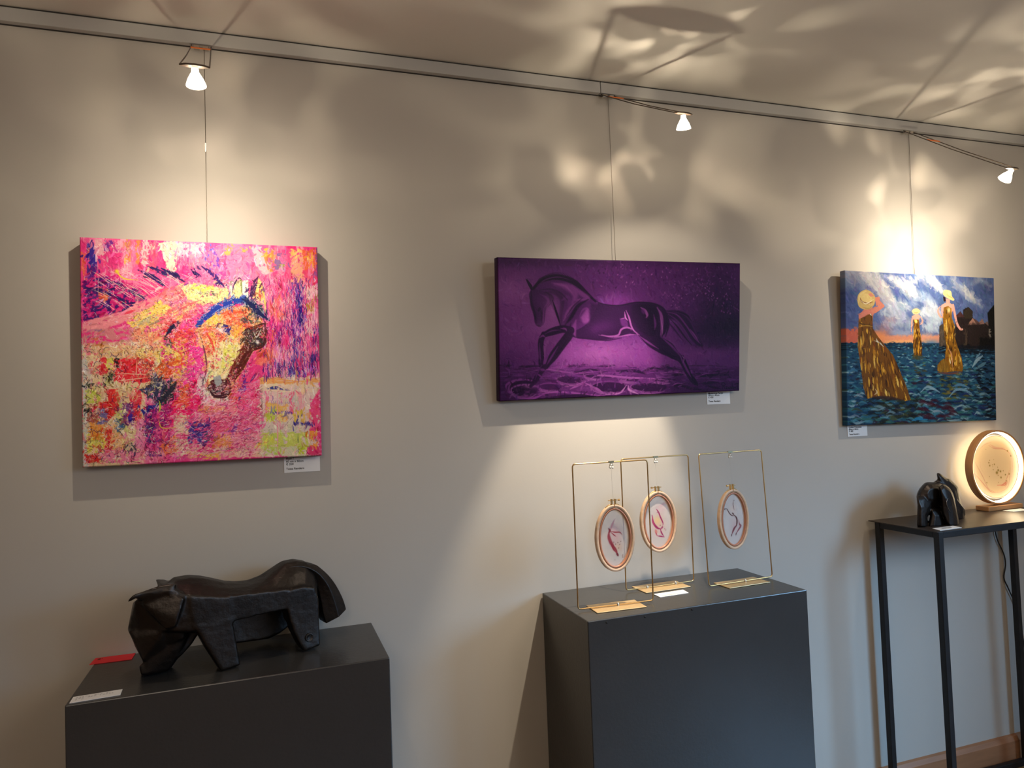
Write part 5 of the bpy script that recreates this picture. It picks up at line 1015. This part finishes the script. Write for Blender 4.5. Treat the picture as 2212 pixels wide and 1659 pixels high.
# ------------------------------------------------------------------ women in golden dresses
def art_gold():
    p = Paint(560, 424, [(265, 93), (1602, 158), (1628, 1442), (280, 1490)], (84, 104, 154), seed=6)
    L, Pl, G, R = p.line, p.poly, p.glow, p.rect
    rs = np.random.RandomState(12)
    D = lambda a: ('dab', a)
    # sky
    G((420, 180), 170, (176, 172, 176), .9, 110); G((300, 150), 90, (186, 182, 186), .8, 70); G((330, 330), 150, (64, 80, 132), .9, 130); G((640, 200), 120, (78, 96, 150), .8, 80); G((300, 540), 120, (74, 84, 138), .7, 60); G((1500, 250), 160, (74, 92, 140), .9, 120); G((1280, 250), 120, (96, 116, 166), .8, 90); G((1540, 220), 60, (60, 70, 110), .8, 40)
    for P_, w, c, a in (([(440, 130), (560, 220), (640, 330), (720, 400)], 110, (196, 192, 192), .8), ([(540, 120), (590, 190), (640, 270)], 50, (206, 202, 200), .7), ([(680, 160), (800, 220), (870, 290), (920, 330)], 90, (208, 206, 206), .85), ([(860, 190), (960, 140), (1060, 190), (1130, 260)], 60, (212, 212, 212), .8), ([(1000, 150), (1080, 210), (1130, 280)], 50, (226, 226, 222), .8), ([(1230, 170), (1310, 250), (1400, 330), (1490, 410)], 60, (176, 182, 194), .75), ([(1320, 220), (1400, 320), (1460, 380)], 30, (206, 202, 196), .7), ([(1400, 210), (1480, 175), (1580, 230)], 34, (160, 166, 180), .7),
                        ([(590, 470), (680, 420), (760, 400), (840, 430)], 90, (168, 182, 200), .8), ([(640, 560), (740, 520), (830, 560)], 110, (176, 184, 200), .8), ([(880, 380), (960, 320), (1060, 380)], 80, (158, 178, 204), .8), ([(960, 480), (1040, 440), (1110, 520)], 110, (206, 214, 220), .8), ([(990, 600), (1060, 580), (1100, 560)], 90, (190, 204, 214), .8), ([(680, 640), (760, 660), (860, 640)], 60, (150, 160, 186), .8), ([(450, 440), (540, 430), (620, 420)], 60, (104, 120, 170), .6)):
        L(P_, w, c, a, 40, None, (.6, .5))
    for P_, c in (([(590, 470), (680, 405), (770, 380), (850, 420)], (206, 208, 210)), ([(560, 230), (650, 330), (730, 390)], (216, 210, 206)), ([(700, 170), (820, 230), (910, 310)], (226, 222, 218)), ([(1080, 190), (1140, 270)], (236, 234, 228)), ([(640, 560), (700, 520), (780, 520)], (200, 204, 212)), ([(1300, 240), (1400, 340), (1480, 410)], (206, 200, 194))): L(P_, 14, c, .6, 10)
    # sunset band
    R(262, 615, 380, 745, (206, 104, 82), 1, None, 16); R(380, 640, 620, 745, (214, 128, 90), .9, None, 40); G((610, 650), 60, (176, 124, 120), .8, 60); G((660, 530), 50, (168, 136, 140), .6, 20); R(560, 672, 1120, 742, (218, 142, 108), .95, None, 24); R(620, 715, 1080, 742, (228, 166, 108), .8, None, 14); G((560, 690), 70, (224, 140, 82), .8, 40); G((1040, 745), 70, (96, 124, 158), 1, 26); G((1000, 670), 60, (222, 176, 150), .5, 20)
    # sea
    R(262, 742, 1640, 1500, (34, 72, 102), 1, None, 5, 2); R(262, 742, 1640, 800, (18, 44, 66), .9, ('h', .3), 14)
    pal = [(12, 30, 52), (22, 60, 96), (40, 96, 124), (70, 130, 150), (24, 44, 74), (52, 110, 110), (110, 150, 168), (60, 70, 52), (30, 40, 96), (150, 186, 196), (54, 30, 46)]
    for _ in range(2100):
        t = rs.rand(); y = 752+t*720; x = rs.uniform(262, 1620); w_ = (18+t*70)*rs.uniform(.6, 1.3); h_ = (4+t*20)*rs.uniform(-.6, 1)
        pr = np.array([.13, .14, .15, .13, .08, .09, .09, .06, .05, .06, .02]); c = pal[rs.choice(11, p=pr)]
        if x > 1380+0.2*(y-760) and rs.rand() < .5: c = (8, 16, 28)
        if 430 < x < 900 and y > 1230 and rs.rand() < .55: c = [(46, 54, 40), (30, 36, 34), (70, 78, 48), (24, 28, 34)][rs.randint(4)]
        if 1090 < x < 1330 and 1010 < y < 1260 and rs.rand() < .5: c = [(96, 96, 40), (70, 76, 48), (120, 110, 60)][rs.randint(3)]
        if 870 < x < 960 and 860 < y < 1060 and rs.rand() < .6: c = [(86, 82, 42), (60, 60, 44)][rs.randint(2)]
        L([(x, y), (x+w_*.33, y-h_), (x+w_*.66, y-h_*.5), (x+w_, y+h_*.4)], 5+t*13, c, .8, 4+t*4)
    for P_, c, w_ in (([(940, 1190), (1000, 1140), (1060, 1160), (1110, 1190)], (136, 170, 190), 18), ([(1200, 1230), (1260, 1170), (1340, 1170), (1400, 1200)], (120, 160, 184), 18), ([(1230, 1140), (1300, 1120), (1380, 1150)], (90, 140, 176), 18), ([(950, 1270), (1000, 1300), (1080, 1290)], (130, 160, 180), 14), ([(1240, 1340), (1310, 1310), (1360, 1330)], (150, 176, 190), 12), ([(1040, 1380), (1100, 1360), (1160, 1390)], (130, 150, 170), 12), ([(560, 1350), (620, 1330)], (120, 150, 170), 12), ([(1410, 960), (1450, 900), (1500, 860)], (150, 180, 196), 26), ([(1440, 880), (1500, 800)], (120, 160, 184), 18), ([(1430, 980), (1500, 940), (1530, 920)], (90, 130, 150), 24), ([(860, 1450), (920, 1430), (1000, 1440)], (40, 130, 180), 22), ([(800, 1060), (820, 1090)], (90, 190, 210), 16), ([(370, 1200), (420, 1240)], (120, 130, 150), 12), ([(290, 1020), (330, 980), (370, 1000)], (60, 110, 150), 18), ([(290, 1420), (350, 1400), (410, 1430)], (110, 130, 150), 12)): L(P_, w_, c, .85, 6)
    for _ in range(26):
        x, y = rs.uniform(900, 1200), rs.uniform(1270, 1440); L([(x, y), (x+40, y-8), (x+80, y+6)], 18, (62, 22, 38), .7, 8)
    p.dabs(1500, 60, 16, [(262, 95), (1605, 160), (1610, 640), (262, 620)], lambda u, v: 0.9, 12, 9, .6, 61, .5)
    # castle
    Pl([(1110, 590), (1140, 565), (1150, 600), (1290, 600), (1290, 775), (1108, 775)], (70, 62, 54), 1, 6); Pl([(1255, 500), (1300, 455), (1325, 490), (1325, 440), (1372, 415), (1412, 455), (1412, 520), (1440, 560), (1600, 560), (1600, 800), (1255, 790)], (40, 32, 32), 1, 5); Pl([(1325, 470), (1372, 418), (1412, 460), (1408, 520), (1340, 520)], (52, 44, 36), 1, 4); Pl([(1255, 510), (1298, 456), (1338, 505)], (76, 46, 48), 1, 4)
    Pl([(1365, 580), (1412, 515), (1450, 575)], (168, 124, 108), 1, 4); Pl([(1450, 572), (1500, 522), (1520, 570)], (140, 106, 98), 1, 4); Pl([(1412, 515), (1440, 530), (1490, 575), (1450, 578)], (96, 70, 66), 1, 4); Pl([(1520, 560), (1545, 545), (1570, 600)], (110, 88, 84), 1, 4); Pl([(1545, 470), (1600, 400), (1640, 400), (1640, 760), (1570, 760)], (22, 22, 22), 1, 12); R(1470, 690, 1640, 800, (16, 15, 17), .9, None, 20); R(1290, 560, 1480, 780, (44, 34, 32), .7, ('v', .4), 20); R(1562, 600, 1574, 690, (150, 140, 130), .8, None, 3); R(1340, 620, 1360, 760, (84, 70, 56), .7, ('v', .4)); R(1120, 620, 1150, 770, (110, 94, 80), .6, ('v', .45)); R(1100, 765, 1640, 840, (14, 20, 30), .85, ('h', .25), 16)
    GOLD = [(206, 150, 44), (150, 98, 24), (240, 204, 104), (84, 50, 16), (176, 122, 36), (46, 28, 14), (226, 176, 66), (120, 60, 28)]
    def dress(P_, seed, lit, fan):
        r2 = np.random.RandomState(seed); Pl(P_, (136, 92, 28) if lit else (112, 72, 26), 1, 4); keep = p.a.copy()
        xs = [q[0] for q in P_]; ys = [q[1] for q in P_]; x0, x1, y0, y1 = min(xs), max(xs), min(ys), max(ys)
        for _ in range(int(330*(1 if fan else .6))):
            y = r2.uniform(y0, y1); x = r2.uniform(x0, x1); l = r2.uniform(30, 110)*(1 if fan else .8); sk = fan*(x-x0)/(x1-x0)*0.35
            c = GOLD[r2.choice(8, p=[.15, .14, .13, .19, .11, .15, .08, .05])]
            if fan and y < 780 and r2.rand() < .4: c = (84, 56, 24)
            L([(x, y), (x+l*sk*.5+r2.uniform(-5, 5), y+l*.5), (x+l*sk, y+l)], r2.uniform(6, 17) if fan else r2.uniform(5, 12), c, .85, 3)
        full = p.a.copy(); p.a[:] = 0; Pl(P_, (255, 255, 255), 1, 4); mk = p.a[..., :1].copy(); p.a[:] = keep*(1-mk)+full*mk; p.a[..., 3] = 1
    # large woman at the left
    Pl([(384, 490), (432, 440), (470, 430), (520, 420), (575, 395), (575, 330), (530, 330), (545, 440), (515, 490), (510, 540), (384, 540)], (196, 122, 104), 1, 3)
    dress([(384, 520), (430, 495), (480, 458), (508, 500), (510, 610), (560, 690), (640, 790), (690, 850), (730, 940), (770, 1040), (810, 1130), (850, 1260), (800, 1270), (700, 1245), (560, 1225), (455, 1250), (425, 1150), (400, 960), (375, 780), (378, 640)], 3, False, 1.0)
    L([(385, 560), (440, 580), (500, 585)], 14, (70, 48, 22), .8); L([(380, 600), (440, 585), (508, 592)], 8, (206, 160, 70), .7); L([(420, 640), (425, 720), (410, 780)], 16, (212, 160, 60), .7); L([(520, 720), (570, 740), (610, 780)], 10, (190, 190, 180), .9); L([(540, 700), (555, 740)], 8, (220, 214, 200), .8); L([(475, 462), (500, 495)], 8, (226, 214, 190), .9); L([(500, 1235), (640, 1240), (780, 1262)], 24, (60, 40, 34), .8, 8); L([(520, 1215), (545, 1190), (530, 1160)], 10, (220, 200, 160), .8)
    Pl([(515, 330), (545, 330), (618, 405), (612, 418), (540, 470), (505, 480), (490, 450), (560, 408)], (206, 128, 108), 1, 3); Pl([(432, 425), (470, 425), (470, 480), (425, 500), (384, 520), (388, 480), (430, 460)], (200, 120, 106), 1, 3); Pl([(386, 478), (470, 440), (510, 470), (440, 500), (388, 528)], (206, 126, 110), 1, 3)
    Pl([(370, 350), (385, 300), (430, 266), (480, 270), (525, 310), (533, 360), (515, 410), (470, 440), (420, 435), (385, 410)], (200, 172, 108), 1, 3, None, True); L([(382, 380), (400, 310), (450, 275)], 18, (224, 200, 136), .8, 8); Pl([(400, 340), (420, 300), (470, 300), (505, 340), (490, 375), (440, 380)], (216, 190, 124), 1, 6, None, True); L([(398, 335), (415, 370), (460, 385), (510, 372)], 12, (130, 80, 46), .9); L([(404, 360), (450, 388), (518, 350)], 7, (240, 228, 190), .9); L([(420, 420), (470, 432), (510, 405)], 10, (170, 140, 84), .8); Pl([(470, 300), (500, 290), (520, 320), (490, 325)], (208, 134, 112), 1, 3)
    # small woman in the middle
    dress([(876, 530), (900, 518), (925, 528), (930, 600), (945, 700), (955, 800), (950, 860), (880, 860), (872, 760), (878, 640)], 5, True, 0); Pl([(868, 500), (890, 482), (920, 482), (940, 500), (928, 530), (875, 530)], (228, 166, 148), 1, 3); L([(868, 505), (862, 560), (858, 640)], 13, (226, 160, 142), 1, 3, None, (1, .6)); L([(936, 500), (960, 545), (935, 578)], 12, (226, 160, 142), 1, 3); p.glow((900, 455), 26, (232, 206, 138), 1, 18); Pl([(860, 455), (880, 435), (915, 432), (936, 455), (915, 478), (880, 478)], (236, 212, 146), 1, 4, None, True); L([(880, 462), (900, 470), (922, 460)], 5, (176, 130, 80), .8); L([(895, 535), (905, 560)], 22, (246, 222, 120), .9, 8); R(872, 850, 956, 900, (70, 68, 40), .8, ('v', .3))
    # woman at the right
    Pl([(1128, 400), (1160, 380), (1210, 382), (1238, 400), (1232, 450), (1220, 470), (1150, 470), (1135, 440)], (230, 166, 150), 1, 3); L([(1234, 400), (1250, 480), (1268, 560), (1296, 612), (1318, 618)], 20, (228, 164, 148), 1, 3, None, (1, .7)); L([(1118, 410), (1098, 450), (1118, 500), (1140, 512)], 17, (228, 164, 148), 1, 3); L([(1128, 410), (1136, 470), (1144, 510)], 14, (228, 164, 148), 1, 3); Pl([(1170, 340), (1205, 345), (1205, 385), (1170, 385)], (226, 160, 142), 1, 4)
    dress([(1150, 420), (1190, 406), (1220, 430), (1224, 520), (1248, 580), (1252, 700), (1280, 790), (1310, 870), (1325, 960), (1318, 1000), (1240, 1000), (1160, 1012), (1092, 995), (1090, 950), (1120, 905), (1160, 880), (1172, 760), (1148, 620), (1142, 520)], 9, True, 0)
    G((1195, 445), 14, (250, 232, 160), .9, 20); L([(1200, 880), (1212, 930)], 8, (236, 226, 200), .9); L([(1190, 790), (1220, 850), (1232, 980)], 10, (214, 150, 120), .8); Pl([(1092, 980), (1110, 930), (1160, 890), (1200, 960), (1180, 1008), (1100, 1004)], (128, 96, 36), .75, 8, D(.2)); L([(1092, 1010), (1200, 1020), (1320, 1005)], 14, (120, 60, 50), .7, 6)
    Pl([(1143, 320), (1165, 330), (1165, 365), (1150, 368)], (40, 22, 26), 1, 3); Pl([(1142, 300), (1150, 266), (1178, 262), (1215, 275), (1225, 320), (1245, 345), (1235, 360), (1200, 345), (1165, 325)], (238, 212, 142), 1, 3, None, True); L([(1180, 275), (1185, 310), (1240, 340)], 8, (206, 166, 96), .8); G((1195, 290), 16, (246, 228, 170), .8)
    p.dabs(2200, 26, 7, None, None, 4, 10, .5, 62)
    return p
canvas('painting of women in golden dresses and hats standing in blue sea', 2.4563, 1.682, 0.7754, 0.5848, -0.0126, 0.036, -0.027, 0.024, art_gold(), paint_material('oil_gold', 0.38, (120, 0.25, 0.5)), gain=0.72)

# ------------------------------------------------------------------ painted films of the hoops
def fig_a(p):
    L, G = p.line, p.glow
    rd = (150, 48, 60); G((55, 75), 20, (214, 150, 150), .5, 30); G((60, 108), 16, (226, 180, 140), .5, 14); G((48, 55), 12, (222, 170, 176), .4, 14)
    L([(52, 28), (42, 45), (36, 58)], 6, (200, 130, 140), .7, 4); L([(30, 52), (34, 58), (30, 64)], 7, (120, 50, 60), .9, 3); L([(34, 58), (30, 72), (34, 88), (42, 102), (46, 114)], 11, rd, .85, 5); L([(36, 60), (50, 64), (68, 66), (76, 74)], 3.5, rd, .9, 2); L([(36, 62), (48, 72), (54, 76)], 3, rd, .9, 2); L([(42, 98), (52, 114), (58, 128)], 6, rd, .9, 3); L([(36, 92), (42, 108), (54, 124)], 5, rd, .85, 3); L([(54, 124), (60, 132)], 7, (110, 40, 50), .9, 3)
    for x, y in ((46, 92), (52, 98), (60, 94), (66, 100), (62, 110), (48, 142), (70, 92)): G((x, y), 1.4, (90, 60, 60), .9)
    L([(70, 134), (76, 130), (74, 138), (82, 134)], 2, (110, 90, 80), .8, 1.5)
def fig_b(p):
    L, G = p.line, p.glow
    mg = (150, 34, 84); G((50, 90), 26, (226, 170, 150), .6, 34); G((46, 76), 14, (232, 196, 120), .6, 14); G((60, 40), 22, (226, 170, 176), .4, 16); L([(56, 34), (72, 26), (84, 24)], 4, (210, 150, 160), .6, 4)
    L([(46, 42), (52, 50), (58, 66), (66, 84), (66, 92)], 4.5, mg, .95, 2.5); L([(44, 40), (50, 48), (46, 52)], 3, mg, .9, 2); L([(28, 58), (32, 82), (44, 98), (58, 104)], 7, mg, .9, 3); L([(30, 62), (30, 78), (36, 90)], 5, (190, 70, 110), .8, 3); L([(56, 104), (60, 116), (68, 128)], 4.5, mg, .95, 2.5); L([(44, 124), (56, 126), (70, 130)], 4, mg, .9, 2.5); L([(38, 104), (42, 116)], 9, (206, 110, 100), .7, 4); L([(38, 112), (44, 124)], 4, (180, 70, 90), .8, 2); L([(58, 102), (66, 98)], 5, mg, .8, 3)
    for x, y in ((72, 104), (76, 108), (64, 96), (56, 92)): G((x, y), 1.6, (120, 60, 70), .9)
def fig_c(p):
    L, G = p.line, p.glow
    br = (84, 50, 50); G((50, 46), 18, (216, 186, 170), .5, 20); G((58, 100), 22, (200, 150, 150), .4, 24)
    L([(54, 22), (52, 34), (56, 52)], 2.5, br, .95, 1.5); L([(56, 21), (58, 22)], 2.5, br, .9); L([(14, 44), (24, 46), (34, 60), (44, 68), (56, 70)], 3.5, br, .95, 2); L([(10, 42), (16, 46), (12, 48)], 2.5, br, .9); L([(46, 60), (54, 66)], 5, br, .9, 2); L([(54, 68), (62, 74), (66, 84), (64, 98), (60, 106)], 6, br, .95, 3); L([(62, 100), (50, 112), (40, 128)], 7, (120, 62, 70), .95, 3); L([(40, 126), (38, 134)], 4, br, .9); L([(74, 84), (76, 98), (82, 104), (70, 116), (58, 128)], 6, (136, 74, 82), .9, 3); L([(60, 124), (58, 132)], 4, br, .8)
FIGS = {0: fig_a, 1: fig_b, 2: fig_c}
FILMM = paint_material('painted_clear_film', 0.25, None, True, 0.5)
HLAB = ['oval hoop with a pink dancer, hanging in the foremost brass frame', 'oval hoop with a crimson reaching figure, hanging in the middle brass frame', 'oval hoop with a brown dancer raising both arms, hanging in the rightmost brass frame']
CLAB = ['crystal clip on the top bar of the foremost brass frame', 'crystal clip on the top bar of the middle brass frame', 'crystal clip on the top bar of the rightmost brass frame']
CP = [(1320.5, 1010), (1416, 994.5), (1577, 987.5)]
for i, (lab, bl, br_, h, lean, plate, screws) in enumerate(FR):
    t, Rm, z0 = wire_frame(lab, bl, br_, h, lean, plate, screws)
    yaw = t.rotation_euler.z
    top = Vector((0, 0, ZT2+z0)) + Rm @ Vector((0, 0, h))
    yt = (bl[1]+br_[1])/2 + top.y
    cpt = unpx(CP[i], 1, yt)
    jewel_clip(CLAB[i], (cpt.x, yt, top.z), yaw)
    hp = HO[i]; c = unpx(hp[0], 1, yt)
    hoop(HLAB[i], (cpt.x*0.35+c.x*0.65, yt, c.z), (0.0625, 0.0655, 0.0625)[i], 0.0975, (-0.02, 0.0, 0.10)[i], hp[2], i, top.z-0.018)

# ------------------------------------------------------------------ painted disc inside the ring lamp
def lamp_disc():
    p = Paint(260, 260, [(365, 258), (1005, 258), (1005, 1060), (365, 1060)], (248, 226, 196), seed=21); L, G = p.line, p.glow
    G((660, 660), 230, (252, 232, 200), 1, 290); p.poly([(400, 560), (420, 470), (520, 380), (660, 330), (800, 360), (880, 470), (905, 640), (870, 820), (780, 960), (640, 990), (540, 950), (440, 830)], (250, 224, 178), .8, 30, None, True)
    for P_, w, c in (([(600, 380), (680, 425), (800, 440), (870, 480), (910, 540)], 8, (222, 160, 130)), ([(620, 370), (700, 415), (820, 430)], 16, (238, 196, 160)), ([(400, 580), (440, 660), (500, 780), (560, 920), (640, 975)], 7, (214, 170, 140)), ([(380, 720), (450, 800), (530, 900), (600, 970), (720, 985)], 9, (226, 170, 140)), ([(720, 985), (820, 940), (860, 860), (880, 740), (890, 600)], 7, (214, 180, 150)), ([(690, 895), (760, 895), (810, 870), (800, 900), (740, 905)], 14, (226, 140, 110)), ([(800, 860), (850, 780), (870, 720)], 10, (226, 176, 140)), ([(480, 560), (470, 640), (530, 760)], 5, (232, 206, 170)), ([(440, 450), (540, 370), (650, 340)], 7, (230, 200, 166)), ([(880, 460), (915, 540), (920, 700), (880, 850)], 5, (226, 200, 166)), ([(820, 840), (830, 870), (800, 930)], 16, (232, 190, 160))): L(P_, w, c, .75, 6)
    for x, y, r in ((590, 600, 7), (602, 570, 5), (600, 638, 8), (636, 630, 4), (665, 626, 7), (645, 692, 5), (694, 735, 14), (715, 705, 10), (745, 722, 10), (785, 718, 5), (708, 665, 4), (748, 800, 9), (710, 770, 5), (546, 850, 6), (585, 775, 4), (812, 770, 7), (866, 765, 7), (862, 468, 8), (905, 535, 7), (820, 850, 6), (640, 655, 3), (560, 430, 3), (660, 565, 3), (708, 858, 4)): G((x, y), r, (150, 128, 40), .95)
    A = p.linear(1.0); n, ring = 90, 220; V, C, Fq = [], [], []; R0 = 0.126
    for i in range(n+1):
        for k in range(ring):
            u, v = (i/n)*math.cos(2*math.pi*k/ring), (i/n)*math.sin(2*math.pi*k/ring); V.append((u*R0, 0, v*R0)); C.append(A[min(259, int((.5-v*.5)*260)), min(259, int((.5+u*.5)*260))])
    for i in range(n):
        for k in range(ring): Fq.append((i*ring+k, i*ring+(k+1) % ring, (i+1)*ring+(k+1) % ring, (i+1)*ring+k))
    me = bpy.data.meshes.new('painted_disc'); me.from_pydata(V, [], Fq); set_paint(me, np.array(C))
    m_ = paint_material('painted_acrylic', 0.35); b = m_.node_tree.nodes['Principled BSDF']; b.inputs['Transmission Weight'].default_value = 0.0; b.inputs['Subsurface Weight'].default_value = 0.0
    nt = m_.node_tree; at = [x for x in nt.nodes if x.type == 'ATTRIBUTE'][0]; tr = nt.nodes.new('ShaderNodeBsdfTranslucent'); mx = nt.nodes.new('ShaderNodeMixShader'); mx.inputs[0].default_value = 0.5
    nt.links.new(at.outputs['Color'], tr.inputs['Color']); nt.links.new(b.outputs[0], mx.inputs[1]); nt.links.new(tr.outputs[0], mx.inputs[2]); nt.links.new(mx.outputs[0], nt.nodes['Material Output'].inputs[0])
    me.materials.append(m_); o = bpy.data.objects.new('painted_disc', me); COL.objects.link(o); o.parent = rl; o.location = (0.006, 0.004, cz)
    so = o.modifiers.new('thickness', 'SOLIDIFY'); so.thickness = 0.003; so.offset = 0
    tag(o, 'cream disc with pink veins and gold flecks')
    MB().ellring((0.006, 0.004, cz), R0-0.001, R0-0.001, [(0.0, -0.003), (0.0016, -0.003), (0.0016, 0.003), (0.0, 0.003)], n=96).build('disc_rim', WOOD, rl)
lamp_disc()
